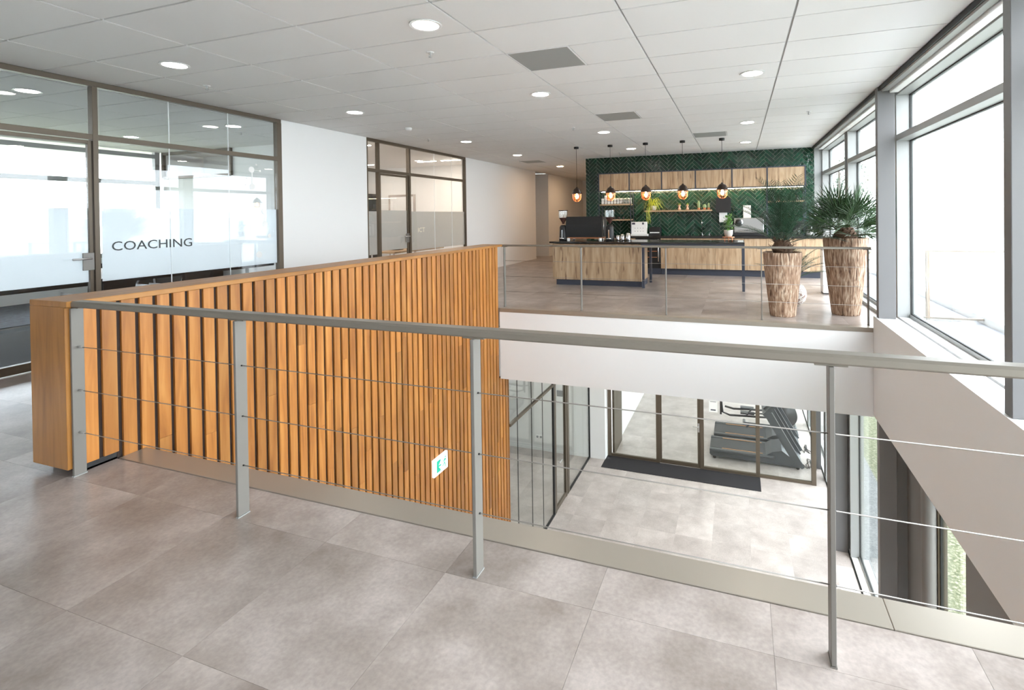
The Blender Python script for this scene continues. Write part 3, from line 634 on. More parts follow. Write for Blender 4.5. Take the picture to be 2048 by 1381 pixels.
MB().prism([(9.72, .76), (10.32, .76), (10.36, 1.02), (9.68, 1.02)], 'x', -7.62, -7.58).build('screen', M['black'], dk)
MB().box(-7.72, -7.50, 9.92, 10.12, .742, .752).box(-7.62, -7.6, 9.98, 10.06, .752, .80).build('stand', M['black'], dk)
ds = thing('desk', 'pale desk behind the ICT glass', 'desk', (-7.6, 10.3, 0))
B(-8.0, -7.2, 9.4, 11.4, .70, .74, b=.004).build('desktop', M['shelf'], ds)
for x, y in ((-7.9, 9.5), (-7.3, 9.5), (-7.9, 11.3), (-7.3, 11.3)): MB().tube([(x, y, .004), (x, y, .70)], .02, 8).build('leg', M['white'], ds)

# ------------------------------------------------------------------ SLATTED WOODEN WALL
sw = thing('slatted_balustrade', 'tall oiled-oak slatted wall with a flat wooden top, left of the void', 'balustrade', (-3.88, 4.7, ZL))
B(-4.05, -3.712, 1.83, 1.878, .045, 1.0, b=.002).build('end_panel', M['cap'], sw)
B(-4.05, -3.69, 1.83, 7.60, 1.0, 1.035, b=.003).build('top_board', M['cap'], sw)
B(-4.05, -4.02, 1.879, 7.47, .045, .999, b=.002).build('outer_panel', M['cap'], sw)
MB().box(-3.76, -3.731, 1.879, 2.09, .045, 1.0).box(-3.76, -3.731, 2.0901, YB - .02, ZL, 1.0).box(-3.76, -3.731, YB - .0199, 7.82, ZL, -1.152).build('backing', M['slot'], sw)
B(-4.0, -3.77, 1.90, 2.08, .0, .044).build('plinth', M['black'], sw)
MB().box(-3.744, -3.725, 1.90, 2.085, .0, .044).build('plinth', M['black'], sw)
B(-4.0, -3.77, 2.25, 7.47, -.29, .044).build('plinth', M['black'], sw)
y = 1.908; k = 0
cuts = {}
while y < 7.82:
    y1 = min(y + .0785, 7.82); lo = .045 if y < 2.04 else ZL + .01; top = .999 if y < 7.46 else -1.16
    if y > 7.46: top = -1.151
    zz = [lo]
    if lo < -1:
        z = lo + random.uniform(.8, 2.2)
        while z < top - .5: zz.append(z); z += random.uniform(1.1, 2.4)
    zz.append(top)
    xo = random.uniform(-.001, .001)
    for a, b_ in zip(zz[:-1], zz[1:]): B(-3.7309, -3.712 + xo, y, y1, a + .0005, b_ - .0005, b=.0015).build('slat', M['slat'], sw)
    y += .1053
struct('trim_17', 'slim metal foot strip where the wooden wall meets the floor', B(-3.735, -3.725, 1.9, 2.085, 0, .012), M['steel'])
# exit sign
ex = thing('exit_sign', 'white and green emergency exit sign on the slatted wall', 'sign', (-3.69, 5.67, -1.84))
B(-3.711, -3.675, 5.51, 5.83, -1.82, -1.60, b=.003).build('housing', M['exitw'], ex)
g = MB(); xx = (-3.675, -3.672)
g.prism([(5.57, -1.785), (5.655, -1.785), (5.655, -1.765), (5.60, -1.71), (5.655, -1.655), (5.655, -1.635), (5.57, -1.635)], 'x', *xx)
g.prism([(5.575, -1.71), (5.60, -1.735), (5.60, -1.72), (5.665, -1.72), (5.665, -1.70), (5.60, -1.70), (5.60, -1.685)], 'x', -3.672, -3.670)
g.build('arrow_field', M['exitg'], ex)
h = MB(); h.prism([(5.77 + .012 * math.cos(a), -1.655 + .012 * math.sin(a)) for a in [i * PI / 5 for i in range(10)]], 'x', *xx)
for p, q in [((5.765, -1.67), (5.745, -1.72)), ((5.745, -1.72), (5.72, -1.745)), ((5.72, -1.745), (5.70, -1.75)), ((5.745, -1.72), (5.765, -1.75)), ((5.765, -1.75), (5.76, -1.785)), ((5.765, -1.675), (5.735, -1.685)), ((5.735, -1.685), (5.725, -1.705)), ((5.765, -1.68), (5.785, -1.70))]:
    d = Vector((q[0] - p[0], q[1] - p[1])).normalized() * .006; n_ = Vector((-d.y, d.x))
    h.prism([(p[0] + n_.x, p[1] + n_.y), (p[0] - n_.x, p[1] - n_.y), (q[0] - n_.x, q[1] - n_.y), (q[0] + n_.x, q[1] + n_.y)], 'x', *xx)
h.build('running_figure', M['exitg'], ex)

# ------------------------------------------------------------------ RAILINGS
nr = thing('railing', 'near grey metal railing with three thin cables along the void', 'railing', (-1, 1.88, 0))
MB().prism([(1.853, 1.0), (1.907, 1.0), (1.912, 1.006), (1.912, 1.026), (1.904, 1.035), (1.856, 1.035), (1.848, 1.026), (1.848, 1.006)], 'x', -3.688, XW + .02).build('handrail', M['rail'], nr)
NP = [-3.70, -2.388, -1.045, .283]
for i, x in enumerate(NP):
    p = B(x - .008, x + .008, 1.850, 1.912, .006, .992, b=.0015).build('post', M['post'], nr)
    MB().box(x - .0095, x + .0095, 1.848, 1.914, 0, .0055).build('foot_plate', M['alu'] if i < 3 else M['post'], nr)
    B(x - .05, x + .05, 1.862, 1.898, .992, 1.0, b=.001).build('saddle', M['rail'], nr)
for z in (.255, .505, .762):
    MB().tube([(-3.74, 1.881, z), (XW, 1.881, z)], .0022, 6).build('cable', M['cable'], nr)
    for i, x in enumerate(NP):
        MB().tube([(x + .006, 1.881, z), (x + (.05 if i == 0 else .014), 1.881, z)], .0055 if i == 0 else .004, 8).build('cable_fitting', M['steel'] if i == 0 else M['black'], nr)
fr = thing('railing', 'far grey metal railing in front of the kitchen', 'railing', (-1, 7.64, 0))
MB().prism([(7.613, 1.0), (7.667, 1.0), (7.672, 1.006), (7.672, 1.02), (7.664, 1.03), (7.616, 1.03), (7.608, 1.02), (7.608, 1.006)], 'x', -3.71, 1.635).build('handrail', M['rail'], fr)
for x in (-3.672, -2.344, -1.028, .2957, 1.604):
    B(x - .007, x + .007, 7.61, 7.67, .004, .992, b=.0015).build('post', M['post'], fr)
    B(x - .05, x + .05, 7.62, 7.66, .992, 1.0, b=.001).build('saddle', M['rail'], fr); MB().box(x - .013, x + .013, 7.605, 7.675, 0, .004).build('foot_plate', M['post'], fr)
for z in (.255, .505, .762): MB().tube([(-3.67, 7.641, z), (1.60, 7.641, z)], .0028, 6).build('cable', M['cable'], fr)

# ------------------------------------------------------------------ KITCHEN WALL: herringbone tiles
kw = thing('wall_back', 'kitchen wall of glossy dark green herringbone tiles', 'wall', (-1.1, YK, 0), kind='structure')
KX0, KX1 = -3.93, 1.70
B(KX0, KX1, YK + .006, YK + .14, 0, CE).build('grout_bed', M['grout'], kw)
L_, W_, n_ = .30, .075, 4
def clip(poly, ax, v, keep):
    out = []
    for i in range(len(poly)):
        a, b_ = poly[i - 1], poly[i]; ia, ib = (a[ax] - v) * keep >= 0, (b_[ax] - v) * keep >= 0
        if ia != ib:
            t_ = (v - a[ax]) / (b_[ax] - a[ax]); out.append((a[0] + (b_[0] - a[0]) * t_, a[1] + (b_[1] - a[1]) * t_))
        if ib: out.append(b_)
    return out
c45 = math.sqrt(.5); tiles = []
def put(u0, v0, u1, v1):
    g_ = .0030
    poly = [(u0 + g_, v0 + g_), (u1 - g_, v0 + g_), (u1 - g_, v1 - g_), (u0 + g_, v1 - g_)]
    poly = [(KX0 + .12 + (u - v) * c45, (u + v) * c45) for u, v in poly]
    xs = [p[0] for p in poly]; zs = [p[1] for p in poly]
    if max(xs) < KX0 or min(xs) > KX1 or max(zs) < .90 or min(zs) > CE: return
    if min(zs) > 2.15 and max(zs) < 2.55 and min(xs) > -3.45 and max(xs) < 1.45: return
    if max(zs) < .95: return
    fullp = min(xs) > KX0 and max(xs) < KX1 and max(zs) < CE
    for ax, v, kp in ((0, KX0, 1), (0, KX1, -1), (1, CE, -1)): poly = clip(poly, ax, v, kp) if poly else poly
    if len(poly) >= 3:
        A = sum(poly[i - 1][0] * poly[i][1] - poly[i][0] * poly[i - 1][1] for i in range(len(poly))) / 2
        if abs(A) > .0004: tiles.append((poly, abs(A), fullp))
for yy in range(-90, 90):
    for jj in range(-14, 14):
        x_ = yy + 2 * n_ * jj
        if abs(x_ - 0) < 100: put(x_ * W_, yy * W_, (x_ + n_) * W_, (yy + 1) * W_)
for xx_ in range(-90, 90):
    for jj in range(-14, 14):
        y_ = xx_ - 2 * n_ + 1 + 2 * n_ * jj
        if abs(y_) < 100: put(xx_ * W_, y_ * W_, (xx_ + 1) * W_, (y_ + n_) * W_)
def behind(p):
    cx_ = sum(q[0] for q in p) / len(p); cz = sum(q[1] for q in p) / len(p)
    hid = 2.08 < cz < 2.58 and -3.5 < cx_ < 1.5
    return (hid, 0 if cz < 2.1 and cx_ > -2.6 else 1, -cx_)
tiles.sort(key=lambda t_: (behind(t_[0])[0], t_[1] < .015, behind(t_[0])[1], behind(t_[0])[2]))
print('herringbone tiles', len(tiles))
rest = MB()
for i, (poly, A, _f) in enumerate(tiles):
    tilt = [random.uniform(-.0012, .0012) for _ in range(3)]
    mb = MB() if i < 298 else rest
    n0 = len(mb.v)
    mb.prism(poly, 'y', YK - .004, YK + .0059)
    xs = [p[0] for p in poly]; cx_ = sum(xs) / len(xs); cz = sum(p[1] for p in poly) / len(poly)
    nn = len(poly)
    for q in range(n0, n0 + nn):
        v = mb.v[q]; mb.v[q] = (v[0], v[1] + tilt[0] + tilt[1] * (v[0] - cx_) * 9 + tilt[2] * (v[2] - cz) * 9, v[2])
    if mb is not rest: mb.build('tile', M['green'], kw)
o = rest.build('tile_field', M['green'], kw); o['kind'] = 'stuff'
for ch in kw.children: fix_normals(ch)

# upper cabinets
FX = [-3.47, -2.66, -1.83, -1.0, -.14, .65, 1.47]
uc = thing('wall_cabinet_row', 'long steel-framed row of oak wall cabinets on the green tiles', 'cabinet', (-1, 13.1, 2.1))
q = MB()
q.box(-3.49, 1.49, 12.98, 13.355, 2.570, 2.592).box(-3.49, 1.49, 12.98, 13.355, 2.108, 2.130)
for x in FX: q.box(x - .014, x + .014, 12.978, 13.355, 2.13, 2.57)
q.build('frame', M['anth'], uc)
for a, b_ in zip(FX[:-1], FX[1:]):
    mid = (a + b_) / 2
    B(a + .016, mid - .0015, 12.985, 13.003, 2.134, 2.566, b=.001).build('door', M['oak'], uc); B(mid + .0015, b_ - .016, 12.985, 13.003, 2.134, 2.566, b=.001).build('door', M['oak'], uc)
B(-3.46, 1.46, 13.01, 13.35, 2.131, 2.569).build('carcass', M['shelf'], uc)
B(-3.44, 1.44, 13.14, 13.150, 2.102, 2.1078).build('led_strip', M['led'], uc)
def rack(name, label, x0, x1, shelves):
    r = thing(name, label, 'shelf', ((x0 + x1) / 2, 13.2, .96))
    for x in (x0, x1 - .02):
        for yy in (12.98, 13.33): B(x, x + .02, yy, yy + .02, .962, 2.107).build('upright', M['anth'], r)
    for z in shelves: B(x0 + .021, x1 - .021, 13.0, 13.33, z - .035, z, b=.002).build('board', M['shelf'], r)
    return r
rack('shelf_rack', 'black steel rack with two oak shelves, left of the backsplash', -3.48, -2.62, [1.78, 1.38])
rack('shelf_rack', 'black steel rack with one oak shelf, right of the backsplash', .64, 1.48, [1.78])
fs = tag(B(-2.30, -.62, 13.12, 13.355, 1.56, 1.60, b=.002).build('floating_shelf', M['shelf']), 'floating oak shelf on the green backsplash', 'shelf')
# base cabinets
bc = [(-3.44, -2.95), (-2.95, -2.46), (-1.83, -1.18), (-1.18, -.54), (-.54, .12), (.12, .60), (.60, 1.05), (1.05, 1.80)]
for i, (a, b_) in enumerate(bc):
    r = thing('base_cabinet', 'oak-fronted base cabinet under the wall counter, ' + ['far left end', 'second from the left', 'just right of the wine cooler', 'second right of the wine cooler', 'left of the island table leg', 'right of the island table leg', 'behind the shorter palm', 'at the window end'][i], 'cabinet', ((a + b_) / 2, 13, 0), 'base cabinets along the green wall')
    B(a + .002, b_ - .002, 12.722, 13.35, .15, .905).build('body', M['shelf'], r)
    B(a + .003, b_ - .003, 12.70, 12.72, .152, .895, b=.0015).build('door', M['oak'], r)
    B(a, b_, 12.76, 13.3, .0, .149).build('plinth', M['anth'], r)
wc = thing('wine_cooler', 'dark glass-fronted wine cooler built into the base cabinets', 'wine cooler', (-2.15, 13, 0))
B(-2.455, -1.835, 12.74, 13.35, .15, .905).build('body', M['black'], wc)
B(-2.45, -1.84, 12.70, 12.74, .30, .90, b=.003).build('door', M['black'], wc)
for k in range(3): B(-2.40, -1.92, 12.694, 12.6995, .42 + k * .15, .435 + k * .15).build('rack_edge', M['copper'], wc)
MB().tube([(-1.885, 12.70, .32), (-1.885, 12.66, .33), (-1.885, 12.66, .88), (-1.885, 12.70, .89)], .011, 8).build('handle', M['chrome'], wc)
B(-2.455, -1.835, 12.76, 13.3, 0, .149).build('plinth', M['anth'], wc)
ct = tag(B(-3.46, 1.83, 12.665, 13.352, .906, .956, b=.003).build('worktop', M['worktop']), 'dark stone worktop along the green tiled wall', 'worktop')
# island
isl = [(-3.82, -3.215), (-3.215, -2.54), (-2.54, -1.89)]
for i, (a, b_) in enumerate(isl):
    r = thing('island_cabinet', 'knotty oak island cabinet, ' + ['left end of the island', 'middle of the island', 'right end beside the steel leg'][i], 'cabinet', ((a + b_) / 2, 10.75, 0), 'oak cabinets of the kitchen island')
    B(a + .001, b_ - .001, 10.372, 11.13, .12, .885).build('body', M['oak'], r)
    B(a + .0015, b_ - .0015, 10.35, 10.371, .122, .845, b=.0015).build('front_panel', M['oak'], r)
    B(a + .0015, b_ - .0015, 10.352, 10.371, .85, .885, b=.0015).build('top_strip', M['oak'], r)
    B(a + (.06 if i == 0 else 0), b_, 10.41, 11.08, 0, .119).build('plinth', M['anth'], r)
iw = tag(B(-3.86, .105, 10.25, 11.22, .905, .94, b=.003).build('island_worktop', M['worktop']), 'long black stone worktop of the kitchen island and bar table', 'worktop')
tf = thing('table_frame', 'anthracite steel frame and legs carrying the bar end of the island top', 'frame', (-.85, 10.7, 0))
for x in (-1.86, .055):
    for yy in (10.262, 11.17): B(x, x + .05, yy, yy + .045, 0, .845, b=.002).build('leg', M['anth'], tf)
B(-1.88, .105, 10.262, 10.307, .846, .903, b=.002).build('rail', M['anth'], tf); B(-1.88, .105, 11.17, 11.215, .846, .903, b=.002).build('rail', M['anth'], tf)
B(.06, .105, 10.308, 11.169, .846, .903, b=.002).build('rail', M['anth'], tf)
# espresso machine + grinders
em = thing('espresso_machine', 'wide black espresso machine seen from behind on the island', 'coffee machine', (-3.18, 10.8, .94))
MB().prism([(10.62, 1.02), (11.08, 1.02), (11.06, 1.45), (10.66, 1.47), (10.60, 1.30)], 'x', -3.60, -2.78).build('body', M['black'], em)
B(-3.58, -2.80, 10.64, 11.05, .985, 1.018, b=.004).build('base_tray', M['copper'], em)
for x in (-3.54, -2.86):
    for yy in (10.68, 11.0): MB().cyl(x, yy, .94, .984, .022, 12).build('foot', M['chrome'], em)
MB().tube([(-2.78, 10.70, 1.40), (-2.755, 10.66, 1.40), (-2.755, 10.66, 1.05)], .008, 6).build('steam_pipe', M['chrome'], em)
def grinder(x, y, label):
    r = thing('coffee_grinder', label, 'coffee grinder', (x, y, .94), 'coffee grinders beside the espresso machine')
    MB().lathe([(.095, 0), (.098, .03), (.09, .10), (.082, .30), (.06, .34), (.03, .35)], (x, y, .94), 24).build('body', M['black'], r)
    MB().lathe([(.025, 0), (.03, .03), (.07, .10), (.095, .14)], (x, y, 1.31), 20, cap=False).build('bean_cone', M['beans'], r)
    MB().lathe([(.096, .14), (.102, .20), (.102, .29)], (x, y, 1.31), 20, cap=False).build('hopper', M['clear'], r)
    MB().cyl(x, y, 1.601, 1.615, .106, 20).build('lid', M['black'], r)
    MB().box(x - .012, x + .012, y - .102, y - .085, 1.0, 1.18).tube([(x - .05, y - .11, .99), (x + .05, y - .11, .99)], .018, 10).build('front_trim', M['chrome'], r)
grinder(-3.68, 10.68, 'black coffee grinder with bean hopper, left of the espresso machine'); grinder(-2.62, 10.68, 'black coffee grinder with bean hopper, right of the espresso machine')
for k, (x, h) in enumerate([(-2.44, .12), (-2.34, .145), (-2.22, .17)]):
    tag(MB().lathe([(.036 + .004 * k, 0), (.042 + .004 * k, .01), (.035 + .004 * k, h * .96), (.03, h)], (x, 10.66, .94), 20).build('milk_jug', M['chrome']), 'polished steel milk jug on the island, ' + ['smallest', 'middle size', 'tallest'][k], 'jug', 'steel jugs beside the grinder')
for k, x in enumerate((-3.52, -2.80)):
    tag(MB().lathe([(.03, 0), (.034, .005), (.034, .06), (.026, .065)], (x, 10.55, .94), 16).build('cup', M['porcelain']), 'small pale cup before the espresso machine, ' + ['left one', 'right one'][k], 'cup', 'small cups before the espresso machine')
# small plant on copper stand, and glass dish
pl = thing('potted_plant', 'leafy green plant in a pale pot on a copper stand at the island end', 'plant', (-.19, 10.55, .94))
MB().cyl(-.19, 10.55, 1.02, 1.035, .115, 20).tube([(-.26, 10.5, .94), (-.26, 10.5, 1.02)], .008, 6).tube([(-.12, 10.5, .94), (-.12, 10.5, 1.02)], .008, 6).tube([(-.19, 10.63, .94), (-.19, 10.63, 1.02)], .008, 6).build('stand', M['copper'], pl)
MB().lathe([(.055, 0), (.078, .04), (.088, .13), (.083, .135), (.07, .12)], (-.19, 10.55, 1.035), 24).build('pot', M['concrete'], pl)
lf = MB(); random.seed(3)
def leaf(mb, p, d, L, w, droop=.2, up=Vector((0, 0, 1))):
    d = d.normalized(); s_ = d.cross(up)
    if s_.length < .1: s_ = Vector((1, 0, 0))
    s_.normalize(); p = Vector(p)
    a = p + d * L * .5 + s_ * w; b_ = p + d * L * .5 - s_ * w; t_ = p + d * L - up * droop * L; m_ = p + d * L * .5 + up * .12 * w
    mb.add([p, a, t_, b_, m_], [(0, 1, 4), (1, 2, 4), (2, 3, 4), (3, 0, 4)])
for k in range(110):
    a = random.uniform(0, 2 * PI); e = random.uniform(.1, 1.3); h_ = random.uniform(.12, .40); rr = random.uniform(0, .09)
    leaf(lf, (-.19 + rr * math.cos(a), 10.55 + rr * math.sin(a), 1.04 + h_), Vector((math.cos(a) * math.cos(e), math.sin(a) * math.cos(e), math.sin(e))), random.uniform(.06, .11), .018, .3)
lf.build('foliage', M['leaf'], pl)
st = MB()
for k in range(7): a = k * .9; st.tube([(-.19, 10.55, 1.12), (-.19 + .05 * math.cos(a), 10.55 + .05 * math.sin(a), 1.42)], .004, 5)
st.build('stems', M['leaf'], pl)
tag(B(-.02, .08, 10.42, 10.56, .94, .965, b=.004).build('napkin_tray', M['porcelain']), 'small pale tray at the right end of the island top', 'tray')
# counter items
def C(mb, name, m, label, cat, group=None): return tag(mb.build(name, m), label, cat, group)
r = thing('display_box', 'white printed display box on the wall counter', 'box', (-2.42, 13.0, .956))
B(-2.62, -2.22, 13.0, 13.12, 1.0, 1.31, b=.004).build('panel', M['paper'], r); B(-2.62, -2.18, 12.90, 13.12, .956, 1.0, b=.003).build('tray', M['paper'], r)
q = MB()
for k in range(4):
    for j in range(2): B(-2.53 + k * .07, -2.515 + k * .07, 12.996, 12.9995, 1.06 + j * .08, 1.075 + j * .08).build('printed_mark', M['ink'], r)
for a, b_ in ((-2.60, -2.52), (-2.34, -2.29)): B(a, b_, 12.996, 12.9995, 1.24, 1.29).build('printed_mark', M['ink'], r)
r = thing('appliance_box', 'low black box with a pale stripe beside the display box', 'box', (-2.02, 13.1, .956))
B(-2.16, -1.88, 13.0, 13.25, .956, 1.17, b=.004).build('body', M['black'], r); B(-2.14, -1.90, 12.996, 12.9995, 1.02, 1.045).build('stripe', M['paper'], r)
C(MB().tube([(-.86, 13.2, .956), (-.86, 13.2, 1.26), (-.86, 13.16, 1.30), (-.86, 13.06, 1.30), (-.86, 13.03, 1.24)], .012, 8).cyl(-.86, 13.2, .956, .975, .03, 16), 'kitchen_tap', M['chrome'], 'tall chrome kitchen tap on the wall counter', 'tap')
C(MB().tube([(-.69, 13.2, .956), (-.69, 13.2, 1.06), (-.69, 13.12, 1.08)], .009, 8).cyl(-.69, 13.2, .956, .97, .022, 16), 'water_tap', M['chrome'], 'short slim chrome tap right of the tall one', 'tap')
r = thing('towel_dispenser', 'black wall-mounted paper towel dispenser on the green tiles', 'dispenser', (-.35, 13.2, 1.5))
MB().prism([(-.51, 1.52), (-.19, 1.52), (-.17, 1.60), (-.18, 1.88), (-.21, 1.90), (-.49, 1.90), (-.52, 1.88), (-.53, 1.60)], 'y', 13.10, 13.35).build('body', M['black'], r)
B(-.45, -.26, 13.18, 13.183, 1.28, 1.519).build('paper', M['paper'], r)
C(B(.11, .29, 13.32, 13.352, 1.37, 1.69, b=.003), 'wall_dispenser', M['porcelain'], 'pale upright panel on the tiles above the coffee machine', 'panel')
r = thing('coffee_machine', 'silver boxy coffee brewer with a round black dial on the wall counter', 'coffee machine', (.25, 13.05, .956))
B(-.10, .56, 12.85, 13.28, 1.03, 1.38, b=.01).build('body', M['steel'], r); B(-.12, .58, 12.80, 13.28, .957, 1.028, b=.006).build('base', M['black'], r)
dl = MB().tube([(.0, 12.845, 1.28), (.0, 12.8499, 1.28)], .10, 24).build('dial_ring', M['chrome'], r); MB().tube([(.0, 12.835, 1.28), (.0, 12.8449, 1.28)], .075, 24).build('dial', M['black'], dl)
r = thing('coffee_maker', 'black filter coffee maker at the window end of the counter', 'coffee maker', (1.28, 12.98, .956))
B(1.18, 1.40, 12.88, 13.12, .957, .99, b=.004).build('base', M['black'], r); B(1.20, 1.38, 13.02, 13.12, .99, 1.24, b=.006).build('tower', M['black'], r)
B(1.18, 1.40, 12.88, 13.12, 1.24, 1.30, b=.01).build('head', M['black'], r); MB().lathe([(.06, 0), (.075, .05), (.07, .12), (.05, .15)], (1.29, 12.95, .99), 20).build('jug', M['clear'], r)
r = thing('kettle', 'brushed steel kettle with a black handle by the window', 'kettle', (1.56, 12.95, .956))
MB().lathe([(.085, 0), (.088, .02), (.068, .20), (.05, .225), (.01, .235)], (1.56, 12.95, .957), 24).build('body', M['steel'], r)
MB().tube([(1.625, 12.95, 1.15), (1.69, 12.95, 1.16), (1.70, 12.95, 1.08), (1.64, 12.95, 1.0)], .011, 8).build('handle', M['black'], r)
# cups on left shelf
random.seed(11)
def cup(x, y, z, h=.075, m='porcelain', lab='', grp='cups on the left shelf', name='cup'):
    return C(MB().lathe([(.028, 0), (.036, .006), (.038, h), (.034, h), (.030, .012)], (x, y, z), 14), name, M[m], lab, 'cup', grp)
col_ = 'white porcelain cup stacked on the upper shelf of the left rack'
for i in range(10):
    for j in range(3):
        if j == 2 and i not in (1,): continue
        cup(-3.40 + i * .082, 13.10, 1.78 + j * .077, lab='white cup on the upper left shelf, %s layer, %s from the left' % (['bottom', 'second', 'top'][j], ['first', 'second', 'third', 'fourth', 'fifth', 'sixth', 'seventh', 'eighth', 'ninth', 'tenth'][i]))
for i in range(2):
    C(MB().lathe([(.028, 0), (.034, .003), (.036, .15), (.033, .15), (.026, .01)], (-2.80 + i * .085, 13.04, 1.9 - .12), 14), 'glass_tumbler', M['clear'], 'tall clear tumbler at the right end of the upper left shelf, ' + ['left one', 'right one'][i], 'glass')
# yellow-green spider plant
sp = thing('spider_plant', 'yellow-green spider plant spilling over the left end of the floating shelf', 'plant', (-2.1, 13.24, 1.60))
MB().lathe([(.05, 0), (.07, .02), (.08, .12), (.07, .12), (.06, .10)], (-2.08, 13.24, 1.60), 20).build('pot', M['concrete'], sp)
q = MB()
for k in range(60):
    a = random.uniform(PI, 2 * PI) if k % 3 else random.uniform(0, 2 * PI); L = random.uniform(.16, .40); hh = random.uniform(.05, .22); dr_ = random.uniform(.1, .55)
    pts = []
    for s_ in range(6):
        t_ = s_ / 5; pts.append(Vector((-2.10 + L * t_ * math.cos(a) * .85, 13.24 + L * t_ * math.sin(a) * .35, 1.70 + hh * math.sin(PI * min(t_ * .9, 1)) * 1.2 - dr_ * t_ ** 3 * .5)))
    wv = Vector((-math.sin(a), math.cos(a), .3)).normalized() * .006
    vs = []; 
    for s_, p in enumerate(pts): ww = wv * (1 - (s_ / 5) ** 3 * .9); vs += [p + ww, p - ww]
    q.add(vs, [(2 * s_, 2 * s_ + 1, 2 * s_ + 3, 2 * s_ + 2) for s_ in range(5)])
for k in range(9):
    x0 = -2.18 + random.uniform(-.05, .05); 
    q.tube([(x0, 13.10, 1.68), (x0 - .02, 13.08, 1.55), (x0 + random.uniform(-.05, .05), 13.09, 1.30 + random.uniform(-.05, .12))], .003, 4)
q.build('foliage', M['fern'], sp)
# vases and cacti
for k, x in enumerate((-1.42, -1.22)):
    r = thing('vase', 'pinkish copper vase with a sprig on the floating shelf, ' + ['left one', 'right one'][k], 'vase', (x, 13.22, 1.60))
    MB().lathe([(.03, 0), (.045, .03), (.02, .07), (.035, .12), (.045, .13)], (x, 13.22, 1.60), 18).build('body', M['pink'], r)
    q = MB()
    for j in range(8): a = j * .8; leaf(q, (x, 13.22, 1.71), Vector((math.cos(a), math.sin(a) * .5, 1.2)), .09, .010, .1)
    q.build('sprig', M['fern'], r)
for k, (x, h, rr) in enumerate([(-.94, .19, .038), (-.80, .10, .05), (-.70, .13, .03)]):
    r = thing('cactus', 'little ' + ['tall pale cactus', 'squat round cactus', 'thin cactus at the right end'][k] + ' on the floating shelf', 'cactus', (x, 13.22, 1.60))
    MB().lathe([(.03, 0), (.04, .045), (.034, .045)], (x, 13.22, 1.60), 14).build('pot', M['copper'], r)
    MB().lathe([(rr * .7, 0), (rr, h * .3), (rr * .95, h * .7), (rr * .5, h * .95), (.005, h)], (x, 13.22, 1.64), 14, wob=[1 if i % 2 else .85 for i in range(14)]).build('body', mat('pale_cactus', (.30, .38, .20), .7) if k == 0 else bpy.data.materials['pale_cactus'], r)
for k, x in enumerate((.78, .90, 1.30)):
    C(MB().lathe([(.038, 0), (.042, .01), (.042, .12), (.03, .13)], (x, 13.15, 1.78), 16), 'storage_jar', M['shade'] if k != 1 else M['beans'], 'brown glass storage jar on the right rack shelf, ' + ['left one', 'middle one', 'right one'][k], 'jar', 'jars on the right rack shelf')
for k in range(3):
    C(MB().lathe([(.032, 0), (.036, .005), (.036, .07), (.028, .07)], (-3.1 + .12 * k, 13.15, 1.38), 14), 'bowl', M['shade'], 'small dark bowl on the lower left shelf, ' + ['left', 'middle', 'right'][k] + ' of three', 'bowl')
# pendants
pd = None
PXs = [-3.44, -2.66, -1.88, -1.10, -.31]
PW = ['leftmost, beyond the green wall edge', 'second from the left', 'middle one of five', 'fourth from the left', 'rightmost of five']
for i, x in enumerate(PXs):
    lab = 'brown dome pendant lamp with amber glass and wire cage, ' + PW[i]
    if pd is None:
        y = 10.95; r = pd = thing('pendant_lamp', lab, 'pendant lamp', (x, y, 1.80), 'pendant lamps above the island')
        MB().cyl(x, y, CE - .045, CE - .001, .055, 20).build('ceiling_rose', M['black'], r)
        MB().tube([(x, y, 2.12), (x, y, CE - .045)], .004, 6).build('cord', M['black'], r)
        MB().lathe([(.128, 0), (.124, .012), (.098, .035), (.088, .075), (.058, .112), (.024, .13), (.018, .15)], (x, y, 1.985), 24).build('shade', M['shade'], r)
        MB().lathe([(.078, .0), (.084, -.03), (.080, -.11), (.056, -.145), (.01, -.15)], (x, y, 1.985), 20, cap=False).build('glass_jar', M['amber'], r); pass
        q = MB()
        for k in range(8):
            a = k * PI / 4; q.tube([(x + rr * math.cos(a), y + rr * math.sin(a), 1.985 + z) for rr, z in ((.10, 0), (.098, -.06), (.092, -.12), (.055, -.165), (.0, -.18))], .0035, 5)
        for rr, z in ((.099, -.045), (.094, -.11)): q.tube([(x + rr * math.cos(a * PI / 10), y + rr * math.sin(a * PI / 10), 1.985 + z) for a in range(21)], .0035, 5)
        q.build('cage', M['copper'], r)
        MB().lathe([(.005, -.105), (.03, -.09), (.036, -.06), (.018, -.015), (.014, 0)], (x, y, 1.985), 14).build('bulb', M['bulb'], r)
    else: dup(pd, (x, 10.95 , 1.80), lab)

# ------------------------------------------------------------------ PLANTS
random.seed(21)
def pinnate(L, seed, n=20, wid=.27):
    rng = random.Random(seed); mb = MB(); pts = []
    for s_ in range(9):
        t_ = s_ / 8; pts.append(Vector((L * t_ * .95, 0, L * (.10 * t_ - .33 * t_ ** 2.4) )))
    mb.tube(pts, [.006 * (1 - i / 9.5) + .001 for i in range(9)], 5)
    for k in range(n):
        t_ = .16 + .84 * k / (n - 1); f = t_ * 8; i = min(int(f), 7); p = pts[i].lerp(pts[i + 1], f - i); d = (pts[i + 1] - pts[i]).normalized()
        ll = wid * (math.sin(PI * (.12 + .80 * t_)) ** .7) * rng.uniform(.85, 1.1)
        for s_ in (-1, 1):
            q = (d * .95 + Vector((0, s_, .28))).normalized(); t2 = p + q * ll + Vector((0, 0, -.12 * ll)); m_ = p + q * ll * .5; w2 = d * .0068
            mb.add([p - w2 * .6, p + w2 * .6, m_ + w2, t2, m_ - w2], [(0, 1, 2, 4), (4, 2, 3)])
    return mb
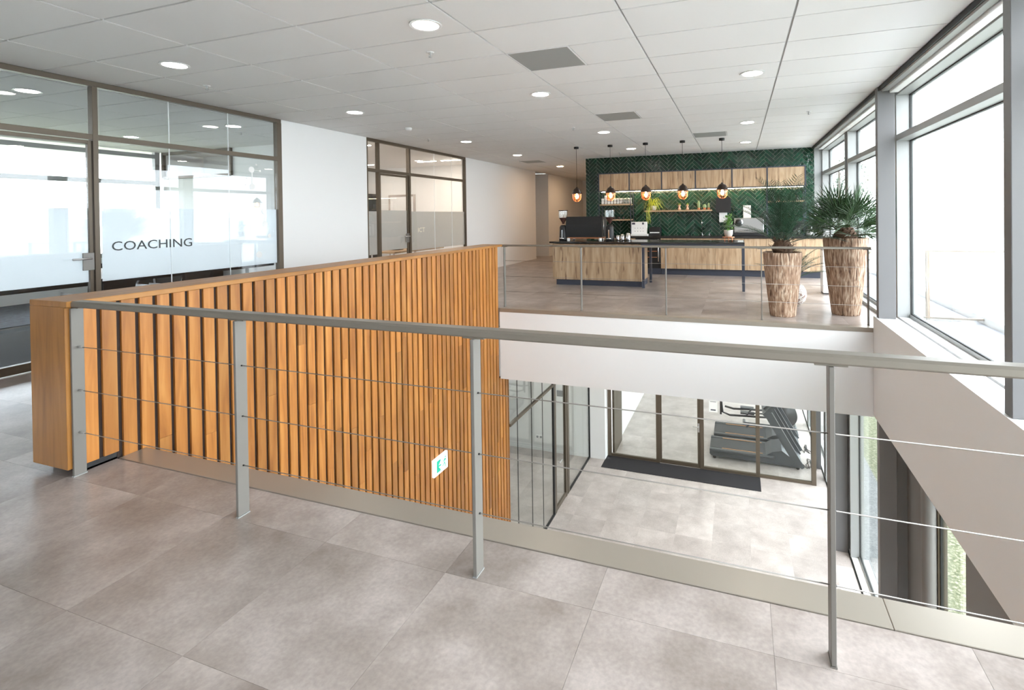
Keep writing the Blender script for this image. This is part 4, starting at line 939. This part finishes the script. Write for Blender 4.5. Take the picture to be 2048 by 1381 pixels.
def fanleaf(L, R, seed, n=17):
    rng = random.Random(seed); mb = MB(); pts = [Vector((L * t_, 0, -.10 * L * t_ * t_)) for t_ in (0, .33, .66, 1)]
    mb.tube(pts, .004, 5); c = pts[-1]
    for k in range(n):
        a = (-1 + 2 * k / (n - 1)) * 1.25; rr = R * rng.uniform(.85, 1.08) * (1 - .2 * abs(a) / 1.3)
        d = Vector((math.cos(a), math.sin(a), rng.uniform(-.06, .10) + .18 * abs(a))).normalized(); s_ = d.cross(Vector((0, 0, 1))).normalized() * .0085
        m_ = c + d * rr * .5; e = c + d * rr + Vector((0, 0, -.05 * rr)); up = Vector((0, 0, .004))
        mb.add([c, m_ + s_ + up, e, m_ - s_ + up, m_ - up], [(0, 1, 4), (0, 4, 3), (1, 2, 4), (4, 2, 3)])
    return mb
def pot_profile(rb, rt, h): return [(rb * .96, 0), (rb, .015), (rb + (rt - rb) * .42, h * .35), (rb + (rt - rb) * .80, h * .7), (rt, h * .96), (rt * .99, h), (rt * .90, h), (rt * .88, h * .93), (.01, h * .93)]
def barkpot(r, x, y, rb, rt, h):
    rng = random.Random(int(x * 100)); n = 120; wob = []
    while len(wob) < n:
        v = 1 + rng.uniform(-.016, .012); wob += [v] * rng.choice((1, 2, 2, 3))
    po = MB().lathe(pot_profile(rb, rt, h), (x, y, 0), n, wob=wob[:n]).build('pot', M['bark'], r)
    MB().cyl(x, y, h * .90, h * .95, rt * .86, 24).build('soil', M['soil'], po)
def trunk(r, x, y, z0, z1, rad):
    q = MB(); q.lathe([(rad * .8, 0), (rad, (z1 - z0) * .4), (rad * .6, z1 - z0)], (x, y, z0), 14)
    rng = random.Random(5)
    for k in range(70):
        a = rng.uniform(0, 2 * PI); z = rng.uniform(z0, z1); d = Vector((math.cos(a), math.sin(a), rng.uniform(.3, 1.3)))
        leaf(q, (x + rad * .8 * math.cos(a), y + rad * .8 * math.sin(a), z), d, rng.uniform(.06, .12), .016, 0)
    q.build('fibrous_trunk', M['fibre'], r)
def place(r, me, x, y, z, az, el, roll=0, name='frond'):
    o = piece(name, me, r, (x, y, z)); o.rotation_euler = (Matrix.Rotation(az, 3, 'Z') @ Matrix.Rotation(-el, 3, 'Y') @ Matrix.Rotation(roll, 3, 'X')).to_euler(); return o
p1 = thing('potted_palm', 'dark feathery palm in the shorter bark-clad pot behind the far railing', 'potted palm', (.60, 8.05, 0))
barkpot(p1, .60, 8.05, .175, .262, .925); trunk(p1, .60, 8.05, .90, 1.10, .15)
fm = [pinnate(.80 + .05 * k, k, 24).mesh('frond', M['palm']) for k in range(4)]
for k in range(22):
    t_ = k / 21; az = k * 2.39996; el = .34 + 1.12 * t_ + random.uniform(-.08, .08)
    place(p1, fm[k % 4], .60 + .05 * math.cos(az), 8.05 + .05 * math.sin(az), 1.04 + .06 * t_, az, el, random.uniform(-.3, .3))
for k in range(4): place(p1, fm[3], .62, 8.05, 1.12, k * 1.6 + .4, 1.35 + .03 * k, 0)
p2 = thing('potted_palm', 'green fan palm in the taller bark-clad pot beside the windows', 'potted palm', (1.49, 8.38, 0))
barkpot(p2, 1.47, 8.38, .185, .292, 1.12); trunk(p2, 1.47, 8.38, 1.05, 1.27, .17)
fm2 = [fanleaf(.20 + .04 * k, .40 + .02 * k, k).mesh('fan_leaf', M['palm2']) for k in range(4)]
for k in range(46):
    t_ = k / 45; az = k * 2.39996; el = -.02 + 1.45 * t_ + random.uniform(-.1, .1)
    place(p2, fm2[k % 4], 1.46 + .04 * math.cos(az), 8.38 + .04 * math.sin(az), 1.20 + .05 * t_, az, el, random.uniform(-1.2, 1.2), 'fan_leaf')
p3 = thing('potted_palm', 'small dark palm in a round patterned pot, half hidden behind the shorter pot', 'potted palm', (.80, 8.95, 0))
prof = [(.20 * math.sin(a), .205 - .205 * math.cos(a)) for a in [PI * i / 14 for i in range(2, 12)]]
MB().lathe([(p[0], p[1] - prof[0][1]) for p in prof] + [(.05, prof[-1][1] - prof[0][1] - .02)], (.82, 8.95, 0), 28).build('pot', speckle('speckled_white_glaze', [(.44, (.30, .18, .14)), (.52, (.82, .79, .74))], 22, .6, .1), p3)
fm3 = [pinnate(.62 + .05 * k, 9 + k, 20, .17).mesh('frond', M['palm']) for k in range(2)]
for k in range(16):
    az = k * 2.39996; place(p3, fm3[k % 2], .80, 8.95, .39, az, .5 + .8 * (k / 15), 0)

bn = thing('waste_bin', 'slim white and steel bin between the taller palm and the counter', 'bin', (1.53, 10.4, 0))
B(1.44, 1.66, 10.30, 10.60, .02, .80, b=.01).build('body', M['porcelain'], bn); B(1.43, 1.67, 10.29, 10.61, .80, .84, b=.01).build('lid', M['steel'], bn); B(1.45, 1.65, 10.31, 10.59, 0, .02).build('base', M['black'], bn)

# ------------------------------------------------------------------ GYM
def treadmill(x, y, label):
    """running deck along X, console at +X; origin at the deck's left end, near side"""
    r = thing('treadmill', label, 'treadmill', (x, y, ZL), 'treadmills in the gym'); z = ZL
    w_ = .86
    MB().prism([(x + .0, z + .12), (x + .05, z + .07), (x + 1.50, z + .06), (x + 2.10, z + .05), (x + 2.18, z + .10), (x + 1.72, z + .42), (x + 1.50, z + .36), (x + 1.35, z + .26), (x + .0, z + .24)], 'y', y + .06, y + w_ - .06).build('chassis', M['tread'], r)
    for yy in (y, y + w_ - .13): B(x, x + 1.55, yy, yy + .13, z + .20, z + .27, b=.02).build('side_rail', M['tread'], r)
    for yy in (y + .108, y + w_ - .13): B(x + .30, x + 1.28, yy, yy + .018, z + .268, z + .276).build('stripe', M['orange'], r)
    B(x + .02, x + 1.45, y + .14, y + w_ - .14, z + .245, z + .262, b=.004).build('belt', M['belt'], r)
    for yy in (y + .0, y + w_ - .10):
        MB().prism([(x + 2.16, z + .06), (x + 2.22, z + .10), (x + 1.50, z + 1.35), (x + 1.34, z + 1.35), (x + 1.36, z + 1.22), (x + 1.95, z + .22)], 'y', yy, yy + .09).build('upright', M['tread'], r)
        MB().tube([(x + 1.42, yy + .05, z + 1.02), (x + .98, yy + .05, z + 1.0), (x + .90, yy + .05, z + .92)], .022, 8).build('handrail', M['tread'], r)
    cs = MB().prism([(x + 1.28, z + 1.28), (x + 1.36, z + 1.22), (x + 1.62, z + 1.52), (x + 1.56, z + 1.60)], 'y', y + .02, y + w_ - .02).build('console', M['tread'], r)
    MB().prism([(x + 1.30, z + 1.36), (x + 1.33, z + 1.345), (x + 1.53, z + 1.585), (x + 1.50, z + 1.60)], 'y', y + .22, y + w_ - .22).build('screen', M['bluegrey'], cs)
    for xx, yy in ((x + .12, y + .1), (x + .12, y + w_ - .1), (x + 2.08, y + .1), (x + 2.08, y + w_ - .1)): MB().tube([(xx, yy - .02, z + .04), (xx, yy + .02, z + .04)], .04, 12).build('foot_wheel', M['black'], r)
    return r
t1 = treadmill(-.76, 13.52, 'dark grey treadmill nearest the gym glass')
dup(t1, (-.70, 14.52, ZL), 'dark grey treadmill behind the nearest one')
cr = thing('cross_trainer', 'dark elliptical trainer with tube arms behind the treadmills', 'cross trainer', (.5, 15.9, ZL)); z = ZL
MB().tube([(-.55, 15.75, z + .35), (-.55, 15.75, z + 1.3), (-.50, 15.75, z + .42), (-.3, 15.75, z + .35), (1.2, 15.75, z + .42)], .03, 8).build('near_arm', M['black'], cr)
MB().tube([(-.45, 16.3, z + .40), (-.2, 16.3, z + .35), (1.2, 16.3, z + .42)], .03, 8).build('far_arm', M['black'], cr)
MB().tube([(.1, 16.0, z + .05), (1.5, 16.0, z + .05)], .05, 8).tube([(1.5, 15.6, z + .04), (1.5, 16.4, z + .04)], .04, 8).tube([(.1, 15.7, z + .04), (.1, 16.3, z + .04)], .04, 8).build('base', M['tread'], cr)
MB().tube([(1.2, 15.88, z + .45), (1.2, 16.12, z + .45)], .34, 28).build('flywheel', M['black'], cr)
MB().tube([(1.15, 16.0, z + .4), (.95, 16.0, z + 1.5)], .05, 10).build('mast', M['tread'], cr)
B(.82, 1.02, 15.8, 16.2, z + 1.5, z + 1.72, b=.01).build('console', M['bluegrey'], cr)
for yy in (15.72, 16.28): MB().tube([(1.0, yy, z + .8), (.90, yy, z + 1.2), (.70, yy, z + 1.5)], .02, 8).build('handle', M['tread'], cr)
MB().box(.0, .38, 15.66, 15.84, z + .45, z + .49).build('pedal', M['tread'], cr); MB().box(.0, .38, 16.2, 16.38, z + .40, z + .44).build('pedal', M['tread'], cr)
cbx = MB(); random.seed(4)
for yy in (14.0, 14.9):
    pts = [(1.42, yy, ZL + .02)]
    for k in range(14): pts.append((1.5 + .14 * random.random() + .01 * k, yy + random.uniform(-.35, .3), ZL + .012))
    cbx.tube(pts, .008, 5)
tag(cbx.build('power_cable', M['black']), 'tangled black power cables on the floor beside the treadmills', 'cable')
for k, (x, y) in enumerate([(-2.0, 9.0), (.3, 9.0), (-2.0, 11.5), (.3, 11.5), (-1, 15.5), (.8, 15.5), (-5.2, 10.5), (-1, 18)]):
    r = thing('ceiling_light', 'round fill lamp added in the lower ceiling, ' + ['left pair near the void edge', 'right pair near the void edge', 'left above the entrance mat', 'right above the entrance mat', 'inside the gym left of the treadmills', 'inside the gym above the treadmills', 'behind the lower glass partition', 'at the far end of the gym'][k], 'ceiling light', (x, y, -1.14), 'added fill lamps of the lower hall')  # unseen glowing discs, added to brighten the lower hall and gym
    MB().cyl(x, y, -1.138, -1.131, .10, 24).build('diffuser', M['fill_low'], r)

# ------------------------------------------------------------------ OUTSIDE
tag(MB().add([(2.1, -5, -4.95), (6, -5, -4.95), (6, 40, -4.95), (2.1, 40, -4.95), (60, -5, -4.0), (60, 40, -4.0), (60, -60, -4), (2.1, -60, -4.95), (60, 90, -4), (2.1, 90, -4.95)], [(0, 1, 2, 3), (1, 4, 5, 2), (7, 6, 4, 1, 0), (3, 2, 5, 8, 9)]).build('lawn', M['grass']), 'patchy grass outside the lower windows', 'grass', kind='stuff')
tag(MB().box(-80, -12.6, -60, 90, -5.1, -5.0).build('lawn', M['grass']), 'grass beyond the coaching room windows', 'grass', kind='stuff')
C(B(2.12, 3.05, 8.0, 40, -4.949, -4.93), 'gravel_strip', M['gravel'], 'gravel strip along the foot of the building', 'gravel')['kind'] = 'stuff'
rg = thing('roof_terrace', 'narrow gravel roof with a white parapet outside the upper windows', 'roof', (3, 8, -.4))
B(2.12, 3.85, -3, 30, -.45, -.20).build('slab', M['facade'], rg)
o = B(2.14, 3.12, -3, 30, -.20, -.14).build('gravel', M['gravel'], rg); o['kind'] = 'stuff'
B(3.14, 3.34, -3, 30, -.20, -.16).build('parapet_shade', M['bluegrey'], rg)  # dark strip standing in for the shade along the parapet's inner side
B(3.36, 3.80, -3, 30, -.20, -.06, b=.005).build('parapet_cap', M['white'], rg)
orl = thing('outdoor_railing', 'slim grey railing crossing the gravel roof outside', 'railing', (3.1, 9, -.14))
MB().box(2.60, 6.5, 8.98, 9.02, .88, .905).build('handrail', M['rail'], orl)
MB().box(2.62, 6.5, 8.98, 9.02, -.12, -.09).build('bottom_rail', M['rail'], orl)
for x in (2.67, 3.9, 5.2, 6.4): MB().box(x - .02, x + .02, 8.97, 9.03, -.14, .88).build('post', M['rail'], orl)
fc = thing('facade', 'pale panelled building facade opposite the windows', 'building', (12, 10, -5))
for k in range(36): B(12.0, 12.3, -8 + k * 2.4, -8 + k * 2.4 + 2.38, -4.6, 1.6, b=.004).build('panel', M['facade'], fc)
for ti, (tx, ty, th) in enumerate([(5.15, 31.0, 6.0), (6.15, 32.5, 6.8)]):
    r = thing('tree', 'hazy grey-green tree outside the far kitchen windows, ' + ['the one nearer the building', 'the taller one further out'][ti], 'tree', (tx, ty, -4.94))
    MB().tube([(tx, ty, -4.94), (tx + .1, ty, -2), (tx, ty, th - 2)], [.22, .16, .05], 8).build('trunk', M['treebark'], r)
    q = MB(); rng = random.Random(ti)
    for k in range(1500):
        a = rng.uniform(0, 2 * PI); u = rng.uniform(-1, 1); rr = rng.uniform(.3, 1) ** .5; cz = (th - 3.6) / 2 - .6
        p = Vector((tx + .95 * rr * math.cos(a) * math.sqrt(1 - u * u), ty + .95 * rr * math.sin(a) * math.sqrt(1 - u * u), cz + (th + 1.5) * .5 * u * rr))
        d = Vector((rng.uniform(-1, 1), rng.uniform(-1, 1), rng.uniform(-1, 1))); leaf(q, p, d, .20, .06, 0)
    q.build('crown', M['treeleaf'], r)
